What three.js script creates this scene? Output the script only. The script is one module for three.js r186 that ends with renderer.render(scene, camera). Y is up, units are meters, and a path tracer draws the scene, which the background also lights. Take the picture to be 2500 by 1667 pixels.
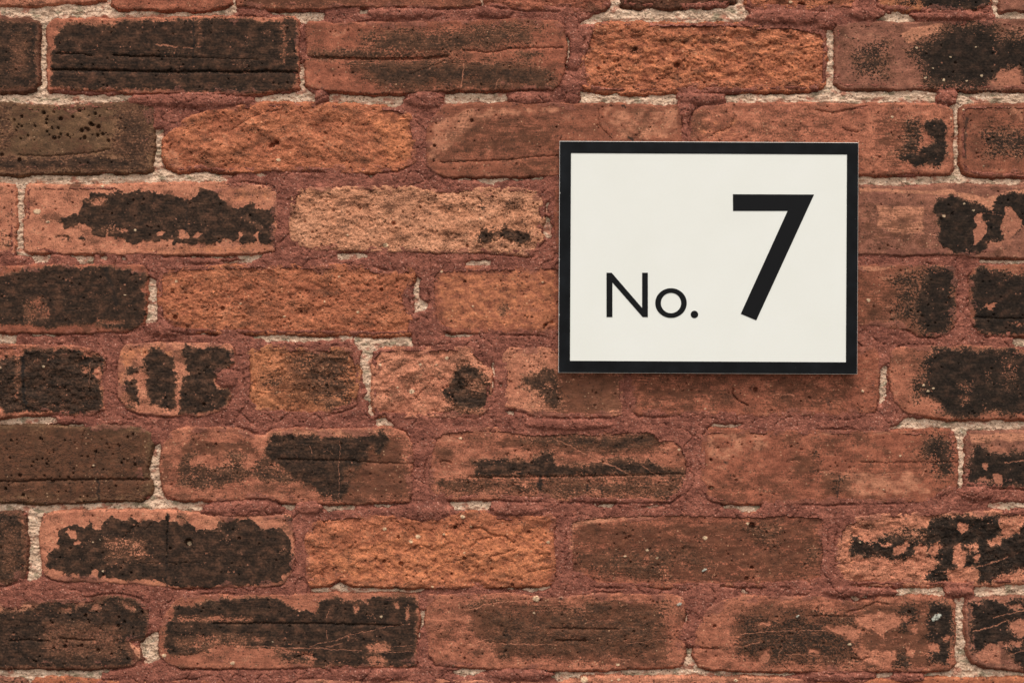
import * as THREE from 'three';
import { RoundedBoxGeometry } from 'three/addons/geometries/RoundedBoxGeometry.js';

/* ------------------------------------------------ camera, sky, sun, exposure */
const S = 0.00034;                       // metres per unit of the wall survey (units as measured on the photograph's plane)
const EYE = 1.6;                         // height of the middle of the view above the ground
const scene = new THREE.Scene();
const FOV = 20;
const DIST = (1667 * S) / 2 / Math.tan((FOV / 2) * Math.PI / 180);
const camera = new THREE.PerspectiveCamera(FOV, 1024 / 682, 0.05, 300);
camera.position.set(0, EYE, DIST);
camera.lookAt(0, EYE, 0);

const renderer = new THREE.WebGLRenderer({ antialias: true });
renderer.setSize(1024, 682);
renderer.toneMapping = THREE.LinearToneMapping;
renderer.toneMappingExposure = 1.29;
renderer.shadowMap.enabled = true;

{ // overcast sky: brighter overhead, the usual three to one towards the horizon
  const w = 128, h = 64, a = new Float32Array(w * h * 4);
  for (let j = 0; j < h; j++) {
    const el = ((j + 0.5) / h - 0.5) * Math.PI, s = Math.max(0, Math.sin(el));
    const L = 1.5 * (1 + 2 * s) / 3;
    for (let i = 0; i < w; i++) { const k = (j * w + i) * 4; a[k] = L; a[k + 1] = L * 0.995; a[k + 2] = L * 0.985; a[k + 3] = 1; }
  }
  const sky = new THREE.DataTexture(a, w, h, THREE.RGBAFormat, THREE.FloatType);
  sky.mapping = THREE.EquirectangularReflectionMapping;
  sky.magFilter = sky.minFilter = THREE.LinearFilter; sky.needsUpdate = true;
  scene.background = sky; scene.environment = sky;
}
const sun = new THREE.DirectionalLight(0xfff8ee, 1.5);
sun.position.set(0.25, EYE + 4.4, 2.1); sun.target.position.set(0, EYE, 0);
sun.castShadow = true; sun.shadow.radius = 22; sun.shadow.mapSize.set(2048, 2048);
Object.assign(sun.shadow.camera, { left: -2.5, right: 2.5, top: 2.5, bottom: -2.5, near: 0.5, far: 12 });
scene.add(sun, sun.target);

/* ------------------------------------------------ noise */
const PERM = new Uint8Array(1024), GX = new Float32Array(256), GY = new Float32Array(256), RND = new Float32Array(256);
{
  let s = 20407; const r = () => ((s = (s * 1664525 + 1013904223) >>> 0) / 4294967296);
  const p = Array.from({ length: 256 }, (_, i) => i);
  for (let i = 255; i > 0; i--) { const j = Math.floor(r() * (i + 1)); [p[i], p[j]] = [p[j], p[i]]; }
  for (let i = 0; i < 1024; i++) PERM[i] = p[i & 255];
  for (let i = 0; i < 256; i++) { const a = r() * Math.PI * 2; GX[i] = Math.cos(a) * 1.5; GY[i] = Math.sin(a) * 1.5; RND[i] = r(); }
}
function rng(seed) { let s = (seed * 2654435761) >>> 0; return () => ((s = (s * 1664525 + 1013904223) >>> 0) / 4294967296); }
function n2(x, y) {
  const xf = Math.floor(x), yf = Math.floor(y), fx = x - xf, fy = y - yf, X = xf & 255, Y = yf & 255;
  const u = fx * fx * fx * (fx * (fx * 6 - 15) + 10), v = fy * fy * fy * (fy * (fy * 6 - 15) + 10);
  const a = PERM[X] + Y, b = PERM[X + 1] + Y, i00 = PERM[a], i01 = PERM[a + 1], i10 = PERM[b], i11 = PERM[b + 1];
  const p = GX[i00] * fx + GY[i00] * fy, q = GX[i10] * (fx - 1) + GY[i10] * fy;
  const r = GX[i01] * fx + GY[i01] * (fy - 1), t = GX[i11] * (fx - 1) + GY[i11] * (fy - 1);
  const A = p + u * (q - p); return A + v * (r + u * (t - r) - A);
}
function fbm(x, y, o) { let a = 0.55, s = 0; for (let i = 0; i < o; i++) { s += a * n2(x, y); x = x * 2.03 + 17.3; y = y * 2.03 + 9.1; a *= 0.52; } return s; }
let WID = 0;
function worley(x, y) {                  // distance to the nearest scattered point; WID = that point's own number
  const X = Math.floor(x), Y = Math.floor(y); let best = 9;
  for (let j = -1; j < 2; j++) for (let i = -1; i < 2; i++) {
    const h = PERM[PERM[(X + i) & 255] + ((Y + j) & 255)], k = PERM[h + 77];
    const dx = X + i + RND[h] - x, dy = Y + j + RND[k] - y, d = dx * dx + dy * dy;
    if (d < best) { best = d; WID = RND[PERM[h + 150]]; }
  }
  return Math.sqrt(best);
}
const sst = (a, b, x) => { let t = (x - a) / (b - a); t = t < 0 ? 0 : t > 1 ? 1 : t; return t * t * (3 - 2 * t); };
const clamp = (x, a, b) => (x < a ? a : x > b ? b : x);

/* ------------------------------------------------ survey helpers: points noted on twelve sheets laid over the wall */
const K = 850 / 2352, SX = [0, 825, 1650], SY = [0, 400, 800, 1217];
function sheet(id, pts) { const oy = SY[+id[0]], ox = SX[+id[1]], o = []; for (let i = 0; i < pts.length; i += 2) o.push(ox + pts[i] * K, oy + pts[i + 1] * K); return o; }
const WX = (x) => (x - 1250) * S, WY = (y) => EYE + (833.5 - y) * S;
function bounds(p) { let a = 1e9, b = 1e9, c = -1e9, d = -1e9; for (let i = 0; i < p.length; i += 2) { a = Math.min(a, p[i]); c = Math.max(c, p[i]); b = Math.min(b, p[i + 1]); d = Math.max(d, p[i + 1]); } return [a, b, c, d]; }
function sdPoly(p, x, y) {               // positive inside
  let d = 1e12, s = -1; const n = p.length;
  for (let i = 0, j = n - 2; i < n; j = i, i += 2) {
    const ex = p[j] - p[i], ey = p[j + 1] - p[i + 1], wx = x - p[i], wy = y - p[i + 1];
    const t = clamp((wx * ex + wy * ey) / (ex * ex + ey * ey + 1e-9), 0, 1), bx = wx - ex * t, by = wy - ey * t;
    const q = bx * bx + by * by; if (q < d) d = q;
    const c1 = y >= p[i + 1], c2 = y < p[j + 1], c3 = ex * wy > ey * wx;
    if ((c1 && c2 && c3) || (!c1 && !c2 && !c3)) s = -s;
  }
  return s * Math.sqrt(d);
}
function dLine(p, x, y) {
  let d = 1e12;
  for (let i = 0; i + 3 < p.length; i += 2) {
    const ex = p[i + 2] - p[i], ey = p[i + 3] - p[i + 1], wx = x - p[i], wy = y - p[i + 1];
    const t = clamp((wx * ex + wy * ey) / (ex * ex + ey * ey + 1e-9), 0, 1), bx = wx - ex * t, by = wy - ey * t; d = Math.min(d, bx * bx + by * by);
  }
  return Math.sqrt(d);
}

/* ------------------------------------------------ the bricks, one by one
   t: face type; polygons: k black crust, b brown fired skin, x bare chips in the crust, p bare pink clay, o bright orange clay, each [density, softness, points]
   g grooves [width, depth mm, points], s pale scratches [width, points], w dark streaks [width, strength, points], h holes [x, y, radius], q pebbles [x, y, radius], m grey lichen flecks */
const TONES = {
  orange: [[190, 113, 80], [152, 84, 61]], red: [[172, 97, 73], [136, 75, 57]], pink: [[184, 109, 83], [150, 85, 65]], rose: [[204, 128, 98], [176, 103, 79]],
  tan: [[208, 143, 111], [184, 118, 88]], brown: [[120, 85, 60], [90, 65, 48]], yellow: [[180, 110, 74], [148, 84, 58]],
  rust: [[160, 91, 68], [126, 73, 56]], dark: [[116, 70, 54], [86, 55, 43]], plum: [[160, 99, 79], [130, 80, 65]],
};
// face types: broad lumps mm, middle lumps mm, fine grain mm, crag 0..1, pit density
const FACE = { smooth: [0.5, 0.2, 0.1, 0.08, 0.14], rough: [0.8, 0.4, 0.16, 0.3, 0.2], spall: [1.3, 0.8, 0.4, 1.45, 0.35], crumb: [0.9, 0.7, 0.42, 0.95, 0.5], lump: [2.2, 0.9, 0.24, 1.05, 0.25] };
const BRICKS = [];
function B(id, course, tone, face, out, f = {}) { BRICKS.push({ id, course, tone, face, out: sheet(id, out), f, seed: BRICKS.length + 1 }); }

// course 0, cut by the top of the picture
B('00', 0, 'rose', 'rough', [-760,-460, 700,-460, 705,-6, 560,12, 400,22, 250,35, 0,35, -720,35]);
B('00', 0, 'red', 'rough', [755,-460, 1545,-460, 1548,20, 1500,48, 1370,72, 1000,62, 800,58, 757,25], { b: [[.5, 20, [1380,-100, 1500,-100, 1500,60, 1380,60]], [.35, 20, [760,20, 1300,40, 1300,70, 760,60]]] });
B('00', 0, 'rust', 'rough', [1592,-460, 3225,-460, 3230,20, 3180,44, 2980,52, 2730,46, 2350,42, 2200,60, 1760,56, 1600,36], { b: [[.75, 16, [1640,-200, 2460,-200, 2460,50, 1640,46]]] });
B('01', 0, 'red', 'lump', [992,-460, 1825,-460, 1830,10, 1800,62, 1700,84, 1500,66, 1250,60, 1000,34]);
B('01', 0, 'dark', 'lump', [1906,-460, 2690,-460, 2684,10, 2560,34, 2380,52, 2300,48, 2150,55, 2000,46, 1925,38], { b: [[.7, 20, [1906,-200, 2690,-200, 2690,60, 1906,60]]] });
B('02', 0, 'orange', 'crumb', [462,-460, 1240,-460, 1236,20, 1195,46, 1000,60, 800,62, 520,48, 470,20], { b: [[.45, 30, [620,-60, 1200,-60, 1200,40, 620,40]]], h: [[855, 34, 26]], q: [[778, 12, 12]] });
B('02', 0, 'yellow', 'rough', [1362,-460, 2140,-460, 2142,20, 2090,50, 2000,66, 1800,72, 1430,66, 1370,40], { k: [[.55, 30, [1450,-30, 1640,-30, 1660,50, 1480,50]], [1, 10, [1640,-60, 2130,-60, 2130,36, 2010,62, 1800,66, 1660,50]]] });
B('02', 0, 'plum', 'smooth', [2192,-460, 3060,-460, 3060,70, 2352,70, 2200,70]);
// course 1
B('00', 1, 'dark', 'smooth', [-700,125, 0,125, 180,132, 250,152, 262,200, 258,560, 230,602, 120,618, -700,622], { k: [[.95, 8, [-700,135, 240,150, 252,590, -700,612]]], x: [[.35, 40, [60,200, 200,260, 180,520, 60,520]]], w: [[30, .5, [236,170, 230,300]]] });
B('00', 1, 'pink', 'smooth', [318,190, 335,150, 372,128, 700,132, 1000,124, 1250,118, 1500,113, 1750,124, 1985,118, 2012,150, 2015,350, 2008,588, 1950,606, 1700,634, 1400,630, 1000,626, 700,612, 400,604, 335,612, 320,590], {
  k: [[1, 5, [365,250, 400,205, 455,158, 600,152, 720,160, 800,152, 900,146, 960,150, 1010,136, 1300,134, 1500,122, 1700,130, 1760,150, 1900,140, 1920,118, 1975,128, 2006,170, 2006,560, 1940,600, 1700,622, 1300,616, 1150,606, 1050,606, 900,604, 760,606, 600,606, 450,592, 350,584, 342,470, 352,400]]],
  x: [[.45, 14, [1890,130, 1930,130, 1940,300, 1930,440, 1895,440]], [.5, 12, [1340,150, 1370,170, 1350,300, 1335,300]], [.45, 14, [540,150, 760,160, 760,190, 600,180]]],
  g: [[5.5, 2.6, [340,472, 600,474, 900,480, 1200,486, 1400,480, 1600,489, 1800,482, 2006,488]], [3.5, 1.6, [380,362, 560,366, 620,384]], [4.2, 2.2, [758,372, 900,380, 1080,383]], [2.2, .8, [1080,384, 1380,392, 1540,398, 1740,402]]],
  w: [[16, .7, [1306,128, 1312,280, 1304,430]]], s: [[17, [1052,306, 1120,306, 1192,316]], [13, [1232,320, 1302,322]], [10, [1330,316, 1356,312]]] });
B('01', 1, 'red', 'smooth', [-216,180, -190,158, 0,156, 300,150, 600,150, 900,142, 1200,134, 1400,134, 1480,146, 1526,178, 1540,300, 1522,480, 1494,574, 1450,602, 1000,607, 700,616, 430,632, 200,628, 0,612, -170,600, -214,574], {
  b: [[.62, 30, [150,230, 300,200, 560,210, 700,190, 760,380, 500,390, 150,350]], [.55, 24, [560,200, 900,180, 1300,150, 1420,180, 1300,300, 900,330, 560,300]], [.92, 20, [40,420, 560,410, 1200,420, 1420,470, 1460,560, 1380,596, 700,604, 300,600, 180,540]]],
  k: [[.8, 50, [60,420, 560,410, 1200,420, 1440,480, 1440,590, 300,596]], [.66, 40, [150,210, 700,190, 1300,160, 1300,300, 700,380, 160,370]], [.75, 20, [-210,360, 0,340, 320,330, 620,360, 620,400, -210,398]], [.6, 20, [1190,330, 1400,350, 1420,400, 1200,390]], [.5, 16, [640,180, 780,200, 690,240, 620,210]], [.55, 16, [1310,160, 1400,170, 1380,230, 1310,220]]],
  g: [[7, 2.2, [-214,386, 0,394, 250,400, 450,398, 620,394, 740,380]], [3, 1.3, [840,340, 930,346, 1000,356, 1080,348, 1150,330, 1300,324, 1520,322]], [2, .8, [480,505, 600,462, 720,412]]],
  s: [[11, [850,425, 836,596]], [9, [1086,528, 1062,602]], [9, [205,330, 200,390]], [8, [400,330, 446,386]], [10, [1104,360, 1102,396]]] });
B('01', 1, 'orange', 'spall', [1700,200, 1740,160, 1800,148, 2000,148, 2283,150, 2600,150, 2780,156, 2860,178, 3050,164, 3180,190, 3300,206, 3310,400, 3306,560, 3262,592, 3180,612, 2880,620, 2400,620, 2000,634, 1760,616, 1660,596, 1640,540, 1642,430, 1668,300], { h: [[1762, 462, 13], [1802, 551, 9], [2008, 330, 14], [1892, 410, 8], [2290, 436, 20], [3222, 450, 10]], o: [[.5, 60, [1700,250, 2300,200, 3250,250, 3250,560, 1700,560]]] });
B('02', 1, 'plum', 'smooth', [1080,190, 1095,160, 1250,152, 1400,148, 1500,158, 1800,142, 2000,138, 2352,136, 3060,136, 3060,610, 2352,606, 2000,608, 1800,600, 1500,600, 1250,596, 1130,590, 1086,560], {
  k: [[1, 70, [1600,340, 1800,220, 1900,160, 2140,150, 2200,250, 2330,230, 2600,200, 2900,200, 2900,560, 2352,520, 2160,590, 1850,594, 1720,560, 1660,450]], [.62, 60, [1200,290, 1440,270, 1450,520, 1210,520]]],
  x: [[.75, 12, [2190,460, 2330,450, 2340,580, 2130,590]], [.7, 6, [2150,330, 2180,340, 2170,380, 2150,370]]], p: [[.9, 10, [1530,230, 1600,190, 1760,160, 1830,160, 1780,220, 1650,270, 1570,300]]],
  q: [[1690, 525, 10], [1812, 540, 12], [1858, 384, 9], [2070, 512, 10], [1630, 322, 8], [1740, 460, 6], [1970, 545, 9], [2030, 318, 7]] });
// course 2
B('00', 2, 'brown', 'smooth', [-900,690, 0,690, 150,706, 300,714, 600,706, 900,690, 1010,696, 1034,730, 1036,900, 1022,1140, 980,1164, 500,1166, 0,1176, -900,1176], {
  k: [[.68, 40, [760,720, 1030,720, 1030,1150, 720,1150, 760,900]], [.85, 30, [-900,1050, 0,1050, 300,1058, 720,1030, 1000,1080, 1000,1160, -900,1160]], [.6, 20, [-900,690, 60,700, 100,900, 60,1010, -900,1010]], [.5, 16, [-100,692, 1000,700, 1000,724, -100,724]]],
  g: [[4, 1.2, [120,1044, 300,1056, 500,1040, 640,1030, 740,1006]]], bits: [90, 730, 740, 950, 46],
  h: [[610, 840, 15], [590, 874, 12], [730, 950, 11], [406, 802, 13], [345, 866, 8], [360, 756, 9], [640, 768, 11], [655, 916, 12], [690, 905, 9], [128, 1080, 13], [8, 1046, 12], [318, 786, 7], [230, 850, 8]] });
B('00', 2, 'orange', 'lump', [1092,1050, 1096,940, 1160,890, 1205,850, 1232,806, 1300,776, 1400,746, 1600,716, 1750,694, 2000,690, 2283,700, 2500,712, 2683,722, 2763,760, 2803,820, 2813,950, 2803,1100, 2683,1150, 2483,1166, 2283,1160, 2000,1150, 1700,1158, 1500,1162, 1340,1140, 1200,1162, 1120,1124], {
  h: [[1866, 964, 17], [1840, 980, 16], [1822, 990, 10], [1420, 1146, 6], [1742, 880, 7]], q: [[1880, 1080, 14]], o: [[.85, 60, [2480,800, 2780,780, 2800,1080, 2620,1130, 2560,960]]], g: [[3, 1.6, [1560,880, 1680,800, 1780,760, 1900,740]], [2, .8, [2140,800, 2130,900]]], p: [[.5, 20, [1100,1020, 1180,1000, 1260,1140, 1130,1130]]] });
B('01', 2, 'rust', 'smooth', [598,1040, 600,880, 640,790, 720,716, 1000,698, 1500,699, 2000,710, 2285,722, 2315,780, 2318,1186, 1450,1184, 1100,1192, 720,1190, 640,1160, 602,1110], {
  p: [[.55, 30, [640,800, 900,730, 1500,720, 1500,760, 1000,800, 700,1060, 610,1080]], [.5, 30, [1760,720, 2300,730, 2300,950, 1900,950]]], b: [[.5, 50, [860,760, 1500,800, 1500,1060, 760,1080, 740,900]], [.55, 60, [1940,740, 2120,740, 2120,900, 1940,900]], [.6, 30, [1100,1080, 1500,1050, 1500,1170, 1100,1150]]],
  g: [[3.2, 1.2, [690,1096, 1000,1087, 1200,1076, 1300,1060, 1500,1050]], [3, 1, [1760,740, 1770,850, 1850,940]]], w: [[14, .8, [1930,712, 1946,728]], [15, .85, [1966,928, 1992,948]]], h: [[904, 814, 12], [652, 986, 9], [645, 1090, 8], [1476, 858, 7], [1918, 850, 7], [2110, 860, 5]] });
B('02', 2, 'pink', 'rough', [98,900, 104,820, 128,760, 175,716, 400,702, 700,694, 1200,706, 1500,702, 1800,706, 1862,736, 1874,800, 1874,1140, 1840,1168, 1500,1176, 1240,1176, 98,1186], {
  k: [[1, 5, [1680,850, 1690,814, 1740,804, 1790,812, 1815,850, 1826,900, 1806,930, 1834,960, 1832,1040, 1812,1100, 1760,1132, 1730,1110, 1640,1120, 1560,1100, 1500,1060, 1560,1040, 1640,1040, 1660,1000, 1720,990, 1760,960, 1690,890]], [.6, 16, [1560,820, 1640,800, 1680,900, 1640,1080, 1500,1040]]],
  b: [[.55, 30, [1330,770, 1560,780, 1660,860, 1640,1130, 1320,1120, 1380,1000]], [.4, 40, [120,740, 260,720, 260,940, 110,920]], [.4, 40, [540,760, 1100,780, 1100,920, 540,930]]], o: [[.5, 40, [140,820, 440,780, 420,940, 140,940]]],
  g: [[4, 1.3, [950,742, 1060,764, 1160,744, 1300,716]], [3, 1.3, [1130,860, 1160,882, 1230,890]], [3, 1.1, [400,780, 370,860, 260,900]]], q: [[1860, 802, 9], [1464, 790, 10]] });
B('02', 2, 'rust', 'smooth', [1924,760, 1934,724, 1964,706, 2352,700, 3060,700, 3060,1192, 2200,1192, 2040,1186, 1960,1172, 1930,1110], { k: [[.66, 50, [2050,880, 2150,860, 2360,880, 2700,900, 2700,1060, 2360,1060, 2100,1060]]], w: [[24, .6, [1972,800, 1962,940, 1960,1060]]], b: [[.45, 30, [2000,740, 2330,720, 2330,900, 2050,880]]], p: [[.5, 30, [2240,720, 2360,720, 2360,830, 2240,800]]], q: [[2085, 1122, 7], [1946, 740, 7]] });
// course 3
B('10', 3, 'rose', 'smooth', [-900,140, 40,140, 88,150, 102,190, 98,560, 82,606, 0,618, -900,622], { k: [[.7, 14, [-30,470, 80,480, 80,500, -30,510]], [.6, 12, [-30,524, 70,530, 70,548, -30,550]]], h: [[62, 486, 9]] });
B('10', 3, 'rose', 'smooth', [162,190, 172,148, 200,138, 600,146, 1000,135, 1300,130, 1600,131, 1820,150, 1858,190, 1866,300, 1864,450, 1846,580, 1700,606, 1200,608, 600,605, 200,600, 166,584, 160,400], {
  k: [[1.05, 3, [430,440, 424,405, 395,382, 450,345, 530,345, 548,270, 560,235, 600,215, 660,185, 730,200, 770,208, 795,175, 830,195, 900,178, 960,185, 1030,184, 1050,198, 1120,205, 1180,216, 1240,240, 1290,245, 1330,200, 1365,160, 1420,180, 1470,196, 1490,240, 1540,272, 1590,300, 1640,296, 1662,266, 1700,258, 1730,302, 1790,316, 1850,286, 1848,500, 1832,540, 1765,540, 1742,500, 1690,540, 1600,530, 1540,500, 1420,545, 1330,530, 1280,552, 1165,545, 1160,510, 1040,520, 1010,515, 900,545, 840,515, 760,490, 700,495, 620,485, 610,440, 570,410, 540,385, 530,420, 470,430]], [.9, 4, [525,495, 560,470, 580,500, 545,515]], [.8, 4, [375,490, 470,490, 480,520, 440,500, 375,500]]],
  x: [[1, 3, [1058,462, 1085,450, 1110,466, 1095,492, 1064,490]], [1, 3, [1195,455, 1230,440, 1275,452, 1270,500, 1240,520, 1210,490]], [1, 3, [1300,476, 1335,458, 1364,470, 1340,490, 1310,490]], [.9, 5, [710,460, 735,455, 748,490, 720,495]], [.9, 4, [806,442, 845,440, 842,460, 812,460]], [1, 3, [1600,520, 1615,470, 1636,462, 1630,500, 1605,528]], [1, 3, [1715,460, 1740,450, 1756,520, 1730,530]], [.62, 14, [560,240, 700,210, 730,250, 660,290, 570,260]], [.45, 20, [660,400, 860,440, 860,470, 660,480]]],
  o: [[.7, 40, [900,560, 1800,540, 1840,600, 1000,606]], [.5, 20, [1520,150, 1850,170, 1840,260, 1560,260]]], w: [[10, .75, [1254,240, 1256,360, 1250,470]]], q: [[246, 322, 24], [318, 392, 12], [688, 150, 10], [912, 448, 9]], g: [[3, 1, [370,490, 460,492, 480,510]]], h: [[486, 262, 7], [1688, 350, 8]] });
B('11', 3, 'tan', 'crumb', [-332,400, -326,300, -310,220, -262,168, -80,152, 0,160, 200,145, 400,145, 500,150, 570,172, 700,166, 1000,155, 1200,160, 1336,184, 1386,250, 1394,380, 1368,440, 1388,500, 1344,600, 1300,620, 1000,600, 700,602, 460,590, 400,598, 0,580, -130,582, -262,562, -322,510], {
  k: [[1, 12, [925,490, 965,470, 975,440, 1000,428, 1010,460, 1100,455, 1130,412, 1170,440, 1250,450, 1295,470, 1300,505, 1262,556, 1200,540, 1150,510, 1080,496, 1000,540, 960,545]], [.8, 10, [700,280, 735,275, 770,290, 745,305]], [.8, 10, [835,262, 870,275, 890,300, 850,296]], [.9, 8, [955,235, 985,240, 998,305, 970,310, 960,275]], [.75, 10, [1120,300, 1150,262, 1205,255, 1200,285, 1250,290]], [.9, 6, [1040,430, 1060,418, 1072,440, 1050,446]]],
  h: [[372, 402, 15], [876, 556, 11], [556, 292, 9], [658, 216, 7], [1046, 222, 8], [1320, 268, 8], [908, 158, 9]], q: [[322, 548, 17], [62, 480, 9], [960, 372, 8]] });
B('11', 3, 'red', 'smooth', [1470,170, 1500,152, 3130,152, 3150,190, 3148,590, 3110,612, 1500,612, 1470,580]);
B('12', 3, 'plum', 'smooth', [1010,190, 1030,156, 1240,150, 1500,160, 1650,152, 1800,140, 2352,152, 3060,152, 3060,630, 2352,630, 2200,632, 2000,626, 1850,610, 1240,612, 1040,610, 1012,580], {
  k: [[1, 6, [1735,300, 1770,240, 1830,225, 1870,215, 1920,232, 2000,262, 2080,282, 2140,322, 2150,262, 2180,225, 2240,200, 2352,186, 2900,190, 2900,420, 2352,410, 2300,490, 2200,530, 2100,580, 2060,604, 1990,616, 1880,602, 1820,570, 1770,520, 1790,440]]],
  x: [[1, 3, [2030,340, 2060,330, 2100,390, 2112,460, 2064,500, 2044,548, 2016,540, 2010,470, 2024,400]], [1, 3, [2230,300, 2262,285, 2300,330, 2346,400, 2290,490, 2238,522, 2190,440, 2206,370]], [.6, 14, [1800,340, 1830,350, 1820,370, 1800,365]], [.6, 30, [2090,520, 2290,480, 2352,540, 2100,600]]],
  b: [[.5, 60, [1240,250, 1700,330, 1760,580, 1240,590]]], p: [[.8, 14, [1240,160, 1700,180, 1850,170, 2100,230, 2300,170, 2900,160, 2900,190, 2230,200, 2140,320, 1900,210, 1760,210, 1240,190]], [.6, 20, [1360,280, 1680,280, 1690,480, 1500,480, 1360,420]]], s: [[5, [2040,332, 2140,336, 2200,350]]], q: [[1812, 354, 12], [2012, 316, 9], [1950, 270, 9]] });
// course 4
B('10', 4, 'red', 'smooth', [-900,700, 0,700, 150,694, 330,684, 700,690, 960,690, 984,720, 986,800, 976,1000, 964,1080, 860,1130, 600,1136, 0,1136, -900,1136], {
  k: [[1, 5, [-900,745, 0,748, 70,735, 150,720, 260,705, 330,686, 700,698, 770,688, 800,710, 870,715, 930,735, 984,742, 984,815, 946,840, 980,880, 975,1040, 950,1085, 890,1122, 800,1110, 720,1108, 650,1085, 590,1078, 440,1086, 370,1112, 280,1104, 200,1082, 0,1088, -900,1090]]],
  x: [[.5, 24, [150,940, 230,900, 320,900, 310,1060, 180,1070]], [.55, 8, [660,1050, 830,1055, 840,1080, 670,1072]]], w: [[34, .6, [716,710, 750,820, 792,950]], [24, .35, [300,880, 260,1080]]], q: [[845, 884, 8]] });
B('10', 4, 'orange', 'crumb', [1056,900, 1062,800, 1080,730, 1120,704, 1300,690, 1700,675, 2000,680, 2283,676, 2480,680, 2540,708, 2620,730, 2700,716, 2776,690, 2796,720, 2788,800, 2744,900, 2766,1000, 2784,1060, 2774,1148, 2680,1162, 2383,1156, 1900,1152, 1300,1142, 1150,1120, 1068,1060], { q: [[1186, 792, 11], [1624, 944, 8], [1916, 1032, 9], [2190, 930, 8], [2288, 760, 8], [2415, 1000, 11]], h: [[1500, 976, 14], [1180, 1036, 14], [1526, 708, 7], [2030, 998, 10], [2574, 852, 13]], g: [[2, .9, [1670,1080, 1650,1120, 1620,1150]], [1.6, .8, [2044,880, 2042,945]]], o: [[.4, 60, [1100,720, 1500,720, 1500,1100, 1100,1100]]] });
B('11', 4, 'red', 'rough', [622,800, 630,730, 680,702, 1000,690, 1500,685, 2250,688, 2276,720, 2276,1120, 2250,1148, 1490,1150, 1300,1150, 1000,1144, 760,1142, 680,1100, 640,1050, 624,960], { o: [[.7, 60, [640,720, 1490,700, 1490,1130, 700,1120]]], k: [[.7, 12, [1085,960, 1130,960, 1120,1030, 1095,1030]], [.45, 10, [1090,920, 1170,980, 1140,1000]]], h: [[858, 796, 10], [1400, 1090, 12]], g: [[3.5, 1.6, [1392,1110, 1410,1080, 1450,1066]], [2, 1, [700,1070, 730,1110, 720,1130]]], q: [[698, 728, 11], [912, 962, 7], [1385, 800, 9]] });
B('12', 4, 'rust', 'smooth', [60,720, 90,690, 1240,690, 1500,680, 1700,685, 1870,688, 1900,720, 1906,800, 1896,900, 1890,1080, 1850,1150, 1780,1166, 1650,1160, 1560,1120, 1400,1100, 1240,1090, 90,1150, 60,1120], {
  k: [[1, 40, [1680,720, 1740,690, 1890,694, 1906,800, 1862,870, 1892,900, 1880,1050, 1846,1146, 1700,1150, 1640,1080, 1620,950, 1660,850]], [.55, 60, [1480,700, 1720,690, 1680,1120, 1440,1060]]], b: [[.5, 50, [1240,780, 1640,780, 1640,1090, 1240,1080]]],
  p: [[.9, 6, [1240,695, 1490,690, 1480,700, 1400,720, 1240,720]], [.8, 6, [1370,760, 1420,770, 1500,766, 1470,792, 1410,796, 1380,785]]], g: [[2.5, .9, [1365,764, 1400,790, 1460,792, 1508,766]]], q: [[1305, 922, 14]] });
B('12', 4, 'rust', 'smooth', [1984,860, 1992,760, 2014,706, 2066,685, 2352,690, 3060,690, 3060,1166, 2352,1162, 2110,1160, 2050,1138, 2000,1070, 1986,1000], { k: [[.95, 14, [2000,760, 2040,705, 2200,700, 2330,730, 2900,700, 2900,1150, 2100,1150, 2040,1120, 2000,1050]]], x: [[.35, 30, [2120,700, 2360,690, 2360,780, 2200,760]], [1, 4, [2085,950, 2170,944, 2150,966, 2136,1005, 2110,975]], [.7, 8, [2250,1065, 2352,1070, 2352,1095, 2270,1080]], [.5, 14, [2000,960, 2030,1000, 2020,1060, 1994,1050]]], g: [[4, 1.2, [2024,1036, 2200,1044, 2400,1046, 2900,1040]]] });
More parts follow.
